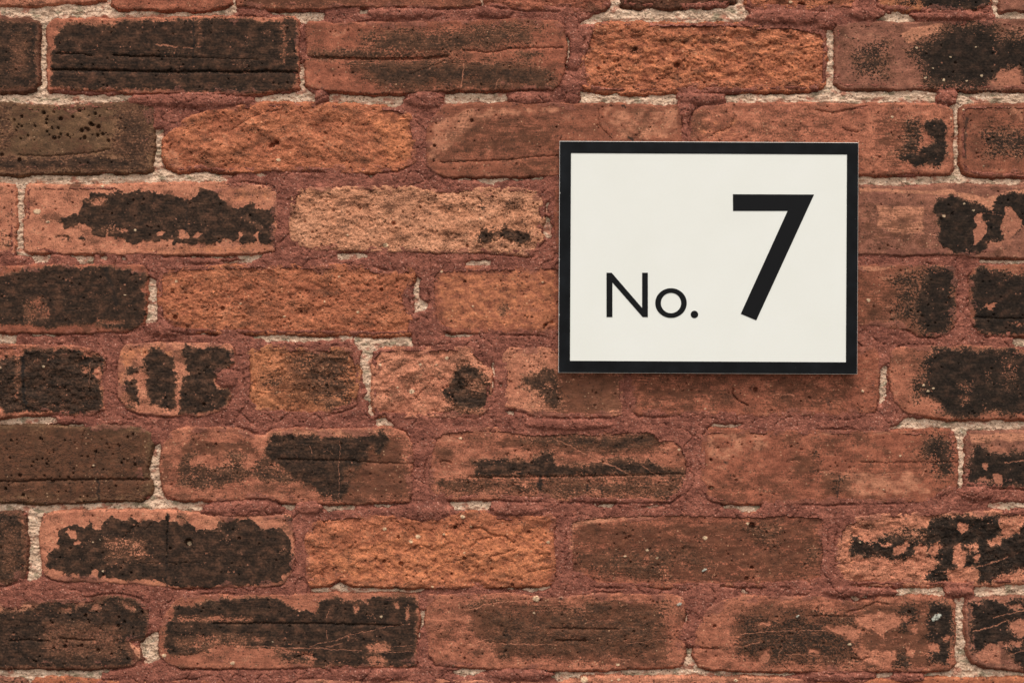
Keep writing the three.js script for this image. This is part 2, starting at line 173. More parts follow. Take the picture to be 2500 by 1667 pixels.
// course 5, the short header bricks
B('20', 5, 'pink', 'lump', [-300,115, 300,114, 500,124, 640,140, 696,170, 706,300, 700,420, 694,556, 600,596, 300,582, 150,590, 0,604, -300,604], {
  k: [[1, 5, [-300,205, 0,215, 40,190, 140,186, 165,150, 230,145, 300,148, 420,136, 545,150, 572,190, 692,188, 704,320, 690,326, 660,350, 676,400, 694,460, 690,555, 600,580, 450,582, 330,565, 200,560, 60,580, 10,545, -300,545]]],
  x: [[1, 4, [626,310, 640,275, 672,264, 684,300, 690,330, 660,346]], [.8, 5, [546,290, 562,266, 600,290, 580,304]], [.8, 3, [552,200, 568,194, 572,212, 556,214]], [.5, 10, [96,190, 124,190, 128,500, 106,500]]], w: [[26, .95, [146,210, 150,400, 182,545]]], s: [[6, [604,240, 606,400]]], q: [[292, 262, 10], [2, 270, 9]] });
B('20', 5, 'rose', 'rough', [794,330, 800,230, 812,160, 850,120, 1000,104, 1200,104, 1555,110, 1580,150, 1578,230, 1550,262, 1482,300, 1450,370, 1490,402, 1540,400, 1560,460, 1530,545, 1400,590, 1100,592, 940,580, 850,540, 796,470], {
  k: [[1, 4, [945,215, 1000,150, 1060,130, 1100,170, 1175,210, 1172,280, 1192,320, 1178,450, 1186,560, 1080,545, 1020,520, 990,430, 965,350, 998,330, 970,255]], [1, 4, [1218,150, 1250,114, 1330,142, 1450,130, 1578,160, 1572,240, 1470,300, 1440,370, 1480,410, 1556,400, 1548,470, 1500,550, 1300,582, 1204,572, 1212,450, 1236,330, 1284,312, 1248,280, 1254,220]], [1, 4, [846,290, 885,254, 940,270, 962,230, 974,270, 940,300, 890,312, 850,310]], [1, 4, [850,350, 900,336, 926,400, 944,520, 890,500, 836,400]], [.6, 14, [800,480, 880,500, 930,550, 860,550]]],
  o: [[.8, 40, [800,140, 1180,110, 1160,200, 940,200, 850,300, 810,400]]], h: [[1375, 516, 12]] });
B('20', 5, 'yellow', 'lump', [1652,300, 1656,180, 1700,142, 1800,122, 1870,104, 1950,132, 2120,130, 2283,130, 2373,152, 2416,220, 2432,300, 2414,430, 2402,528, 2340,545, 2270,560, 2200,582, 2060,602, 1900,586, 1740,582, 1704,542, 1654,488], {
  k: [[.6, 40, [1790,310, 1900,330, 1880,420, 1790,400]], [.64, 40, [1960,180, 2140,140, 2340,180, 2380,400, 2340,540, 2230,480, 2100,440, 2040,330]], [.55, 24, [2100,480, 2300,440, 2390,520, 2250,560]]], b: [[.6, 50, [1880,140, 2390,150, 2400,530, 1900,520]]], o: [[.8, 40, [1660,160, 1900,130, 1930,300, 1680,560]]], g: [[3, 1.8, [2260,556, 2340,540, 2400,510]]] });
B('21', 5, 'rose', 'lump', [228,350, 234,200, 260,152, 310,138, 400,134, 720,130, 900,130, 960,180, 1000,220, 1032,270, 1036,450, 1016,545, 950,600, 600,610, 270,602, 238,550], {
  k: [[.97, 8, [800,285, 850,250, 882,236, 890,262, 930,280, 985,320, 1030,380, 1035,445, 1005,535, 900,560, 800,525, 735,480, 695,425, 735,390, 770,350]], [.6, 24, [750,520, 1010,540, 950,596, 700,590]]], x: [[.5, 30, [880,320, 1000,360, 1010,430, 850,440, 860,340]]], b: [[.5, 40, [400,300, 700,280, 640,420, 420,460]]], q: [[282, 252, 12], [498, 430, 19], [402, 404, 8], [664, 250, 9], [736, 206, 13], [556, 250, 10]], g: [[4, 1.8, [520,480, 600,400, 640,340]], [4, 2, [640,560, 700,580, 780,560]], [3, 1.2, [330,330, 420,260, 440,220]]], s: [[7, [860,408, 1010,436]]] });
B('21', 5, 'rose', 'rough', [1112,330, 1116,180, 1150,138, 1300,128, 1470,140, 1900,140, 1928,200, 1930,480, 1910,590, 1850,602, 1500,604, 1330,596, 1230,560, 1130,540], {
  k: [[.72, 14, [1230,390, 1260,340, 1340,280, 1390,242, 1440,275, 1490,330, 1520,470, 1500,560, 1440,560, 1360,460, 1290,400]]], b: [[.9, 40, [1480,300, 1920,300, 1920,600, 1490,596]], [.5, 20, [1330,440, 1480,460, 1480,590, 1320,560]]], w: [[14, .5, [1770,540, 1790,590]]], g: [[4, 2, [1140,552, 1180,548, 1220,562, 1270,580]]] });
B('22', 5, 'red', 'rough', [-296,400, -292,170, -250,145, 500,140, 1240,130, 1350,134, 1374,200, 1372,450, 1350,560, 1200,592, 800,602, 300,592, -250,592, -294,560], {
  b: [[.62, 60, [-290,300, 380,310, 380,520, -290,580]], [.6, 60, [600,320, 1200,300, 1200,560, 600,560]]], s: [[11, [625,448, 800,456]], [8, [930,388, 960,384]], [8, [-110,496, -60,492]]], w: [[34, .5, [1036,490, 1040,540]]], h: [[540, 420, 16]], g: [[4, 2, [390,410, 388,450, 420,490, 490,526]]], q: [[1262, 428, 11], [200, 548, 7]] });
B('22', 5, 'pink', 'smooth', [1450,300, 1454,170, 1490,138, 1700,128, 2000,122, 2200,128, 2352,152, 3060,150, 3060,616, 2352,616, 1850,618, 1740,600, 1620,578, 1540,560, 1480,500], {
  k: [[1, 26, [1640,220, 1720,155, 1800,132, 1900,152, 1960,132, 2010,152, 2200,142, 2290,140, 2352,180, 2900,180, 2900,580, 2200,575, 2100,556, 2040,590, 1900,606, 1780,560, 1640,510, 1600,400, 1640,300]]],
  x: [[.5, 16, [1900,365, 1990,370, 2010,420, 1920,430]], [.45, 16, [1900,470, 1980,450, 1990,520, 1920,540]], [.7, 16, [1640,440, 1800,500, 1820,550, 1660,540]], [.4, 20, [2090,270, 2150,290, 2140,420, 2100,380]], [.36, 30, [2180,180, 2300,200, 2352,450, 2200,430]], [.5, 40, [1640,180, 1700,180, 1720,400, 1640,420]]], b: [[.5, 40, [1540,200, 1680,180, 1660,480, 1580,400]]], q: [[1742, 410, 11], [1676, 388, 10], [1705, 428, 10]] });
// course 6
B('20', 6, 'brown', 'smooth', [-900,665, 0,665, 300,670, 540,682, 580,672, 700,660, 950,680, 1008,710, 1026,780, 1002,870, 986,950, 1002,1010, 1022,1060, 1014,1120, 950,1166, 700,1164, 500,1180, 300,1186, 0,1172, -900,1172], {
  b: [[.9, 30, [-900,680, 700,670, 1000,720, 990,1000, 1000,1140, 500,1160, -900,1160]]], k: [[.4, 40, [-900,690, 980,690, 980,1150, -900,1150]], [.75, 24, [600,900, 690,880, 690,1020, 600,1020]], [.75, 24, [880,840, 980,820, 980,960, 880,900]], [.65, 20, [740,900, 870,890, 870,970, 740,980]], [.7, 14, [40,1140, 500,1165, 940,1150, 990,1110, 960,1166, 500,1180, 0,1170]]],
  g: [[4.8, 2.2, [-900,1030, 0,1036, 130,1038, 300,1030, 700,1024, 1000,1026]], [2.2, 1, [580,676, 556,720, 552,800]]], w: [[14, .8, [664,1030, 668,1165]], [10, .4, [470,900, 470,1160]], [10, .5, [655,820, 640,900]]], s: [[6, [160,1096, 240,1080]]], q: [[645, 1018, 7], [630, 930, 8]], h: [[860, 738, 9], [805, 800, 9], [75, 762, 9], [460, 1010, 7]], bits: [30, 700, 960, 1150, 40] });
B('20', 6, 'pink', 'rough', [1086,1040, 1084,900, 1098,790, 1150,704, 1250,674, 1600,676, 1700,722, 1790,734, 1850,686, 2000,680, 2283,686, 2483,680, 2650,680, 2733,712, 2778,780, 2784,900, 2774,1000, 2784,1100, 2755,1180, 2400,1186, 1900,1180, 1800,1150, 1750,1150, 1600,1166, 1250,1166, 1120,1140], {
  k: [[.68, 12, [1200,950, 1250,850, 1340,840, 1400,900, 1560,840, 1640,860, 1740,860, 1800,850, 1900,960, 2060,1060, 1800,1040, 1700,1000, 1500,1080, 1300,1080, 1210,1080]], [1, 8, [1790,840, 1830,735, 1940,720, 2040,730, 2100,712, 2170,740, 2283,742, 2340,732, 2483,720, 2590,700, 2640,760, 2560,860, 2500,800, 2480,900, 2300,1170, 2160,1130, 2130,1070, 2040,1040, 1960,1000, 1880,940]]],
  b: [[.95, 8, [1232,820, 1300,738, 1330,772, 1420,768, 1460,792, 1510,770, 1570,786, 1620,766, 1690,785, 1760,850, 1600,830, 1440,850, 1330,830, 1260,870, 1200,1060]], [.85, 30, [2280,740, 2600,700, 2740,760, 2770,1160, 2300,1180, 2100,1120, 1900,1100, 2200,1000]], [.75, 14, [1090,870, 1150,870, 1145,1000, 1090,1090]]],
  x: [[.6, 20, [1620,900, 1740,870, 1700,960, 1640,940]], [.5, 16, [2320,930, 2520,940, 2520,1060, 2320,1050]], [.5, 24, [1300,870, 1560,880, 1560,930, 1300,930]]],
  g: [[3.4, 1.2, [1880,886, 2050,892, 2352,898, 2583,914, 2783,916]]], s: [[5, [2294,760, 2290,1150]], [9, [2090,800, 2110,850]], [6, [2330,1034, 2510,1044]]], h: [[1460, 786, 9]], p: [[.6, 14, [1840,690, 2650,685, 2600,700, 2300,735, 1860,725]]] });
B('21', 6, 'pink', 'rough', [592,1040, 596,950, 606,840, 640,742, 700,692, 900,676, 1100,676, 1300,702, 1500,696, 1640,690, 1740,712, 1900,690, 2140,684, 2182,742, 2280,742, 2350,790, 2376,900, 2372,1000, 2330,1120, 2240,1172, 2000,1182, 1500,1172, 1100,1162, 740,1160, 640,1112], {
  b: [[.85, 24, [1060,760, 1400,716, 1620,712, 1750,730, 2130,702, 2200,770, 2190,830, 1950,850, 1700,830, 1540,850, 1400,830, 1100,800]], [.7, 40, [650,1010, 2350,1000, 2320,1130, 1600,1160, 700,1110]], [.6, 20, [640,830, 760,800, 780,880, 650,900]], [.55, 20, [860,740, 1040,730, 1040,790, 860,800]]],
  k: [[.6, 50, [650,1030, 2340,1010, 2320,1120, 1600,1150, 720,1100]], [.9, 14, [905,885, 1000,880, 1120,880, 1300,900, 1380,850, 1470,870, 1490,915, 1640,920, 1820,904, 1900,880, 2000,884, 2120,900, 2200,950, 2360,976, 2360,1000, 1500,1006, 920,1012]], [.95, 12, [1350,850, 1460,840, 1460,920, 1430,1030, 1390,1010, 1330,940]], [.78, 24, [1200,740, 1640,720, 1760,740, 2120,710, 2190,780, 1900,840, 1640,810, 1250,790]], [.7, 16, [2140,1090, 2250,1080, 2300,1130, 2240,1170, 2150,1150]]],
  w: [[30, .9, [1366,1010, 1372,1090]], [22, .8, [1686,1065, 1686,1095]], [16, .5, [1776,1060, 1778,1115]]], g: [[3.8, 1.3, [880,1012, 1200,1008, 1500,1006, 1900,1000, 2150,992, 2372,986]], [4, 1.6, [690,908, 730,900, 770,912]]],
  s: [[13, [1484,756, 1640,836, 1790,905]], [13, [1790,905, 1900,950, 1984,1000]], [8, [2050,928, 2170,1000, 2290,1070, 2370,1120]], [6, [2260,1140, 2330,1090]], [10, [790,1000, 920,1000]], [7, [2150,1040, 2230,1060]]], h: [[656, 762, 10]], q: [[828, 746, 10], [2306, 824, 9]] });
B('22', 6, 'red', 'smooth', [168,1000, 176,850, 192,730, 236,682, 500,684, 750,690, 880,702, 940,690, 1300,696, 1700,690, 1866,690, 1894,770, 1910,900, 1906,1066, 1850,1104, 1784,1140, 1774,1174, 1400,1180, 1000,1190, 700,1190, 340,1190, 230,1162, 180,1090], {
  p: [[.45, 60, [200,700, 640,700, 640,840, 200,960]], [.5, 30, [960,980, 1600,960, 1760,1130, 1200,1150]], [.5, 20, [960,700, 1640,700, 1600,720, 980,730]]],
  b: [[.55, 50, [640,710, 780,720, 780,830, 640,820]], [.8, 20, [784,850, 960,840, 986,940, 960,1010, 800,1010]], [.85, 24, [985,990, 1100,990, 1190,1020, 1180,1120, 1000,1130]], [.5, 50, [250,960, 780,1000, 780,1140, 250,1140]], [.6, 40, [950,700, 1280,700, 1280,770, 1000,860]], [.5, 30, [1260,890, 1640,880, 1640,990, 1260,970]]],
  k: [[.72, 40, [1660,760, 1740,700, 1800,720, 1870,760, 1890,860, 1880,1000, 1790,1010, 1700,900, 1650,860]], [.6, 30, [1060,1000, 1140,1010, 1120,1100, 1070,1090]], [.5, 14, [930,760, 975,850, 970,990, 940,900]]],
  g: [[2.4, 1, [1250,908, 1400,912, 1660,908, 1906,910]]], s: [[9, [958,966, 1100,970, 1230,984]], [10, [1360,986, 1480,980]], [9, [780,898, 850,896]], [16, [1670,1000, 1690,950]], [8, [1720,990, 1790,992]]], w: [[14, .7, [1108,1000, 1100,1150]], [24, .5, [340,905, 350,920]]], h: [[238, 894, 9], [240, 1086, 16]], q: [[246, 1086, 9], [1520, 865, 9], [1408, 1092, 7]] });
B('22', 6, 'plum', 'smooth', [1962,900, 1966,760, 1990,706, 2352,702, 3060,702, 3060,1090, 2352,1086, 2100,1078, 1966,1070], { k: [[.97, 24, [2000,860, 2040,790, 2100,770, 2250,830, 2352,850, 2900,800, 2900,1080, 1975,1068, 1975,900]]], x: [[1, 4, [2076,920, 2094,905, 2108,940, 2096,968, 2078,950]], [1, 4, [2150,990, 2176,976, 2210,1010, 2206,1050, 2170,1062, 2150,1040]], [.8, 6, [2030,1020, 2070,1000, 2140,1030, 2140,1042, 2050,1040]], [.7, 12, [2060,780, 2250,800, 2250,860, 2130,840]]], s: [[12, [2230,908, 2290,906, 2400,890]]], p: [[.8, 14, [1980,715, 2352,710, 2900,710, 2900,760, 2260,770, 2180,760, 2000,790]]] });
// course 7
B('30', 7, 'dark', 'rough', [-900,92, 0,92, 140,95, 168,130, 178,300, 174,490, 156,545, 70,575, 0,586, -900,588], { k: [[.85, 14, [-900,95, 130,98, 160,140, 172,480, 60,570, -900,580]]], x: [[.9, 5, [130,140, 160,138, 165,180, 145,185]], [.35, 40, [20,200, 100,200, 100,500, 20,500]]] });
B('30', 7, 'rose', 'smooth', [272,400, 272,200, 290,114, 400,92, 700,85, 1100,84, 1250,96, 1380,116, 1500,120, 1800,118, 1955,112, 1980,180, 1978,400, 1962,500, 1926,566, 1880,590, 1400,598, 1100,596, 900,574, 700,560, 500,566, 360,552, 300,516], {
  k: [[1, 3, [318,390, 335,350, 400,336, 392,230, 410,202, 480,182, 540,180, 596,190, 600,142, 614,190, 640,212, 688,204, 690,160, 755,122, 800,130, 842,156, 890,130, 950,146, 1110,150, 1128,96, 1140,150, 1230,172, 1270,148, 1330,204, 1400,206, 1450,200, 1478,150, 1520,160, 1560,134, 1640,146, 1680,132, 1750,172, 1768,216, 1880,184, 1912,202, 1964,290, 1970,480, 1905,512, 1904,572, 1400,592, 1150,592, 1080,560, 1030,538, 950,552, 850,546, 800,534, 680,530, 640,542, 590,530, 560,542, 440,522, 380,482, 320,472]], [.9, 6, [1930,130, 1976,120, 1970,170, 1935,160]], [.7, 10, [1190,105, 1250,100, 1250,145, 1200,140]]],
  x: [[1, 3, [445,225, 470,206, 515,225, 512,265, 480,270, 455,250]], [1, 3, [495,290, 520,275, 542,292, 530,316, 500,312]], [1, 3, [592,530, 600,490, 640,472, 672,486, 668,532]], [1, 3, [474,524, 490,505, 530,508, 540,534]], [1, 3, [370,500, 410,488, 444,510, 430,535, 380,530]], [.45, 40, [700,250, 1000,260, 1000,430, 700,420]]],
  h: [[1270, 298, 27], [1148, 336, 9], [815, 470, 7], [885, 500, 8], [1615, 268, 11]], q: [[1274, 306, 17], [692, 488, 8], [676, 276, 6], [625, 292, 6]], w: [[11, .7, [1130,100, 1126,370, 1118,590]]], g: [[2.5, 1, [826,268, 890,200, 960,146]], [2.2, .9, [980,210, 1020,170]], [1.6, .6, [940,436, 1340,436]], [3, 1.2, [1126,130, 1128,370]]], o: [[.5, 20, [640,540, 1100,545, 1130,590, 760,590]]] });
B('31', 7, 'orange', 'lump', [-222,400, -224,280, -200,180, -110,130, 100,106, 400,122, 530,156, 650,132, 790,116, 822,90, 1000,84, 1046,116, 1200,116, 1380,122, 1440,96, 1470,150, 1452,280, 1466,420, 1460,580, 1300,592, 1000,602, 600,602, 230,594, 100,584, 10,548, -60,590, -180,594, -220,540], {
  o: [[.7, 60, [-150,380, 500,200, 1440,180, 1440,560, 100,570]]], q: [[845, 122, 16], [492, 290, 13], [540, 256, 17], [1420, 296, 13], [896, 188, 10], [716, 240, 10], [855, 366, 8], [314, 204, 13], [636, 594, 10]], h: [[852, 406, 12], [424, 440, 16], [310, 424, 10], [1290, 226, 9], [792, 192, 12], [406, 262, 11], [1180, 584, 10], [768, 510, 8]], g: [[5, 2.6, [900,200, 980,200, 1040,250, 1130,255, 1190,300]], [4, 2, [900,330, 940,280, 1060,260]], [4, 1.8, [460,360, 560,310, 640,350]], [3, 1.6, [1000,400, 1150,360, 1220,320]], [4, 1.6, [1280,500, 1440,470]]] });
B('31', 7, 'red', 'rough', [1554,350, 1554,220, 1562,144, 1700,112, 1900,95, 2100,90, 2283,94, 2583,94, 2733,110, 2883,100, 3083,94, 3263,104, 3300,132, 3304,300, 3294,560, 3183,580, 2883,596, 2683,596, 2383,602, 2000,602, 1750,592, 1650,545, 1566,505], {
  b: [[.66, 30, [1590,180, 1700,150, 2283,150, 2800,140, 3240,150, 3280,300, 3270,520, 2800,580, 2000,580, 1700,500, 1580,460]]], k: [[.56, 50, [1640,400, 2283,300, 2283,560, 1760,540]], [.52, 50, [2300,300, 2500,380, 2480,500, 2290,440]], [.52, 40, [2700,140, 3000,170, 3000,400, 2760,240]], [.5, 40, [3150,300, 3280,300, 3260,500, 3150,500]]],
  p: [[.6, 20, [1560,150, 1720,120, 2600,100, 2600,120, 2000,140, 1600,200, 1590,480, 1560,480]]], s: [[6, [1580,336, 1720,306]], [6, [2420,270, 2480,272]], [7, [2530,248, 2620,244]], [6, [2900,268, 2960,274]], [6, [2570,440, 2520,560]], [6, [1940,350, 2000,356]]], q: [[2484, 266, 17], [2090, 350, 11], [1940, 390, 9], [2156, 402, 9], [2772, 172, 12]], h: [[2800, 186, 20], [2800, 468, 12], [2764, 542, 13], [1980, 430, 8]], m: [[2478, 484, 20, 9]] });
B('32', 7, 'rose', 'lump', [1080,400, 1084,300, 1104,220, 1140,164, 1250,122, 1450,105, 1700,92, 1800,84, 2100,86, 2352,86, 3060,86, 3060,590, 2352,580, 1900,596, 1500,592, 1230,592, 1120,572, 1088,500], {
  k: [[.93, 14, [1190,250, 1300,290, 1390,250, 1450,200, 1550,180, 1640,190, 1760,130, 1880,130, 1935,100, 2000,118, 2080,118, 2185,108, 2205,240, 2270,250, 2352,160, 2900,130, 2900,560, 2352,480, 2220,510, 2130,570, 2060,560, 2010,470, 1900,500, 1850,560, 1780,580, 1700,540, 1700,480, 1780,430, 1700,410, 1600,400, 1500,420, 1400,390, 1190,392]]],
  x: [[1, 4, [1905,205, 1920,165, 1970,166, 1972,215, 1940,236]], [1, 6, [1605,340, 1640,305, 1700,320, 1710,375, 1650,404, 1610,390]], [.95, 8, [1720,320, 1780,290, 1800,340, 1750,390, 1710,370]], [1, 6, [1880,320, 1930,310, 1960,360, 1970,430, 1920,480, 1880,440]], [1, 6, [1820,500, 1880,470, 2030,480, 2040,530, 1980,570, 1860,560]], [.9, 6, [2010,390, 2050,370, 2060,420, 2020,425]], [.9, 8, [1470,340, 1520,310, 1590,280, 1560,350, 1490,390]], [.9, 8, [2115,280, 2210,260, 2200,310, 2120,320]], [.9, 8, [1390,300, 1460,290, 1450,320, 1400,320]], [.85, 14, [1640,100, 1700,100, 1690,190, 1650,190]], [.9, 8, [1330,210, 1380,220, 1360,270, 1320,260]], [.7, 24, [1580,430, 1760,400, 1720,480, 1560,540]], [.8, 14, [2195,160, 2330,120, 2330,240, 2220,250]], [.7, 14, [1960,320, 2040,290, 2050,350, 1980,370]], [.55, 40, [1420,180, 1700,200, 1700,300, 1420,270]]],
  s: [[14, [1880,496, 1990,466, 2120,440, 2250,396]], [12, [1400,490, 1500,450, 1590,404]], [10, [2110,300, 2210,280]]], o: [[.4, 40, [1090,200, 1300,140, 1200,560, 1090,520]]], q: [[1246, 298, 7]] });
// course 8
B('30', 8, 'dark', 'rough', [-900,700, 0,704, 90,722, 200,690, 400,680, 600,670, 750,652, 860,662, 950,690, 998,738, 1008,820, 992,920, 944,970, 866,964, 900,1000, 940,1030, 956,1080, 900,1130, 800,1146, 400,1152, 0,1148, -900,1148], {
  k: [[.9, 8, [-900,760, 0,770, 110,760, 210,740, 260,700, 480,690, 520,720, 700,690, 740,660, 850,668, 960,700, 1000,760, 1000,860, 980,930, 940,962, 850,955, 840,1000, 890,1060, 900,1120, 800,1140, 0,1140, -900,1140]], [.5, 16, [0,700, 90,720, 60,760, 0,760]]],
  x: [[.9, 6, [600,750, 620,715, 668,720, 660,752]], [.85, 6, [500,700, 580,690, 560,735, 510,735]], [.8, 8, [830,700, 920,740, 910,756, 840,750]], [.6, 16, [610,950, 670,950, 670,1000, 610,1000]], [.4, 40, [300,840, 800,860, 800,1080, 300,1060]], [.9, 8, [404,744, 470,735, 460,760, 400,758]]], p: [[1, 8, [90,740, 160,712, 210,720, 200,760, 110,768]], [1, 6, [-20,690, 28,700, 30,760, -20,770]], [.7, 10, [860,960, 940,1000, 950,1090, 900,1040]]], h: [[436, 1000, 14], [575, 792, 9], [960, 770, 12], [800, 800, 9], [350, 840, 8]], g: [[3, 1.3, [60,964, 180,956, 330,966]], [4, 1.8, [400,940, 560,960, 640,950]]], bits: [200, 700, 960, 1120, 30] });
B('30', 8, 'pink', 'smooth', [1076,1000, 1080,880, 1100,790, 1150,718, 1210,674, 1500,650, 1800,654, 2000,650, 2283,645, 2683,644, 2822,650, 2832,800, 2814,950, 2810,1130, 2683,1142, 2283,1140, 1900,1146, 1500,1146, 1220,1140, 1120,1110, 1082,1060], {
  k: [[1, 6, [1110,900, 1125,850, 1165,800, 1160,740, 1200,716, 1300,722, 1400,692, 1500,670, 1850,670, 1920,700, 1990,740, 2140,770, 2150,690, 2283,668, 2790,662, 2816,700, 2806,1126, 2600,1132, 2130,1132, 2116,1050, 1900,1012, 1640,1014, 1500,1000, 1400,1052, 1366,1040, 1200,1066, 1116,1040]], [.8, 14, [1870,1020, 2116,1060, 2100,1110, 1900,1100]]],
  x: [[.62, 14, [1200,790, 1720,800, 1700,836, 1220,834]], [.7, 10, [2460,985, 2560,960, 2640,980, 2620,1040, 2480,1045]], [.75, 10, [2470,1070, 2560,1050, 2610,1080, 2600,1120, 2480,1110]], [.9, 5, [2650,690, 2690,700, 2700,740, 2670,745]], [.8, 6, [2735,740, 2770,740, 2765,810, 2740,815]], [.8, 6, [2390,720, 2420,730, 2410,770, 2390,770]], [.6, 14, [1700,920, 1790,940, 1760,980, 1700,970]], [.45, 30, [1150,930, 1700,900, 1700,1000, 1200,1040]], [.55, 20, [2290,660, 2500,660, 2480,700, 2300,700]], [.9, 6, [1400,1010, 1480,990, 1470,1030, 1420,1040]]],
  g: [[4.2, 1.6, [1440,846, 1800,842, 2300,848, 2620,856, 2700,860]], [4, 1.6, [2010,1066, 2060,1054, 2120,1060]]], s: [[6, [2283,942, 2420,908, 2560,880, 2770,836]], [9, [1640,1000, 1900,1002, 2352,1022, 2440,1024]], [5, [2560,1002, 2790,994]], [6, [2480,1040, 2780,1034]], [7, [2226,740, 2204,800]], [9, [2200,1000, 2310,975]], [6, [2090,1000, 2350,930]], [8, [2212,890, 2206,950]]], q: [[1570, 1112, 16], [1105, 1060, 16], [2575, 798, 10], [1840, 968, 6]] });
B('31', 8, 'pink', 'rough', [596,850, 602,740, 622,652, 900,644, 1150,640, 1300,654, 1420,676, 1700,650, 1900,645, 2250,648, 2326,668, 2342,720, 2330,900, 2344,1050, 2320,1130, 2200,1142, 1900,1156, 1500,1162, 1000,1150, 800,1132, 660,1120, 604,1050], {
  b: [[.82, 30, [850,720, 950,700, 1100,690, 1300,710, 1640,760, 1700,680, 2000,690, 2200,700, 2250,1000, 2200,1110, 1500,1100, 1100,1060, 900,900]], [.55, 30, [640,870, 800,820, 820,940, 680,980]]], k: [[.58, 60, [900,740, 2220,720, 2200,1060, 1100,1040]], [.6, 30, [1640,700, 1860,680, 1880,800, 1700,840]], [.8, 16, [1100,880, 1160,860, 1190,940, 1160,1000, 1150,1080, 1100,1080, 1120,980]], [.55, 24, [1250,860, 1400,900, 1360,960, 1250,930]], [.5, 24, [1900,900, 1980,900, 1960,960]], [.6, 14, [860,690, 1060,680, 1140,690, 1000,720, 870,750]]],
  s: [[12, [862,756, 980,720, 1100,700, 1260,688]], [13, [806,846, 846,900, 856,950]], [9, [880,986, 1000,976, 1480,986]], [7, [1950,980, 2100,966, 2240,950]], [10, [1900,1080, 1980,1090]], [8, [930,970, 1040,944]], [6, [1680,834, 1880,820]]], g: [[5, 2, [1480,962, 1560,956, 1670,962]], [3, 1.2, [1440,876, 1900,884]]], q: [[1340, 676, 27], [1508, 668, 16], [1324, 772, 10], [780, 1126, 7], [1890, 1122, 12]], h: [[1370, 684, 10], [1512, 786, 6], [1134, 1028, 10], [2000, 898, 9]], m: [[2308, 712, 18, 12]] });
B('32', 8, 'pink', 'rough', [128,1060, 130,1000, 146,900, 180,800, 230,738, 330,682, 450,656, 700,660, 1000,664, 1160,690, 1212,716, 1270,690, 1350,664, 1700,664, 1868,680, 1886,710, 1886,1110, 1850,1152, 1700,1170, 1400,1162, 1000,1172, 500,1162, 230,1152, 160,1128], {
  b: [[.8, 30, [400,760, 700,720, 1150,760, 1240,800, 1250,1100, 900,1140, 420,1090, 380,900]], [.72, 20, [1240,720, 1560,690, 1760,700, 1720,1130, 1260,1140, 1240,900]], [.4, 40, [330,700, 1100,690, 1150,740, 360,780]]], k: [[.56, 60, [420,780, 1200,800, 1240,1100, 640,1120, 420,1060]], [.6, 20, [680,760, 1000,740, 1060,790, 740,790]], [.85, 14, [1690,860, 1720,700, 1840,690, 1872,760, 1874,960, 1840,1110, 1700,1120, 1740,1000, 1680,930]], [.72, 24, [1240,780, 1500,760, 1560,700, 1640,720, 1640,800, 1560,900, 1300,830]], [.68, 24, [1280,1060, 1560,1030, 1600,1140, 1300,1150]]],
  x: [[.85, 10, [1200,780, 1480,770, 1540,820, 1440,900, 1400,950, 1360,900, 1240,860]], [.9, 8, [1000,870, 1180,850, 1250,920, 1200,970, 1080,900]], [.9, 8, [1200,1020, 1480,1020, 1490,1080, 1440,1140, 1300,1120]], [.85, 8, [540,840, 640,830, 640,860, 560,850]], [.9, 6, [900,1010, 970,1030, 960,1050, 900,1048]], [.9, 6, [1545,790, 1590,800, 1590,830, 1555,830]], [.9, 6, [1800,930, 1860,930, 1860,955, 1810,955]], [.9, 6, [1555,1000, 1620,1010, 1610,1070, 1560,1060]], [.9, 6, [1705,985, 1790,990, 1780,1040, 1720,1020]], [.7, 10, [1570,880, 1640,860, 1640,910, 1590,910]], [.8, 8, [570,1050, 640,1000, 630,1100, 590,1120]]],
  s: [[8, [430,912, 700,894, 1010,884]], [12, [390,1002, 470,990, 570,974]], [8, [748,1056, 900,1054, 1050,1060]], [9, [690,1060, 730,1010]]], g: [[5, 2, [136,1006, 200,1012, 290,1014]], [4, 1.6, [1190,1082, 1250,1090, 1310,1070]], [3, 1.4, [1160,770, 1240,750, 1360,700, 1440,716]], [2.4, 1, [880,790, 1280,800]]], q: [[1175, 984, 11]], m: [[1764, 800, 38, 20], [1740, 822, 10, 10], [824, 794, 13, 6], [24, 712, 18, 12]], h: [[264, 862, 12], [1580, 766, 12]] });
B('32', 8, 'plum', 'rough', [1984,1060, 1966,900, 1960,740, 1976,694, 2010,680, 2352,670, 3060,670, 3060,1170, 2352,1162, 2100,1140, 2014,1112], { k: [[.95, 12, [1990,700, 2200,684, 2352,680, 2900,680, 2900,1150, 2352,1150, 2200,1000, 2020,1040, 2000,980, 2000,800]]], x: [[.9, 8, [2020,1060, 2090,980, 2200,990, 2190,1060, 2200,1120, 2050,1100]], [.75, 14, [2250,830, 2352,800, 2900,800, 2900,930, 2300,930, 2250,880]], [.7, 14, [2180,980, 2352,950, 2352,1010, 2200,1010]], [.9, 6, [2185,672, 2230,668, 2220,716, 2190,700]], [.8, 8, [2240,720, 2352,710, 2352,740, 2250,745]]], s: [[14, [2008,896, 2120,866, 2240,824]], [10, [2150,806, 2250,776, 2380,736]], [9, [2250,1062, 2330,1026, 2420,1010]]], w: [[12, .5, [1978,700, 1984,1000]]] });
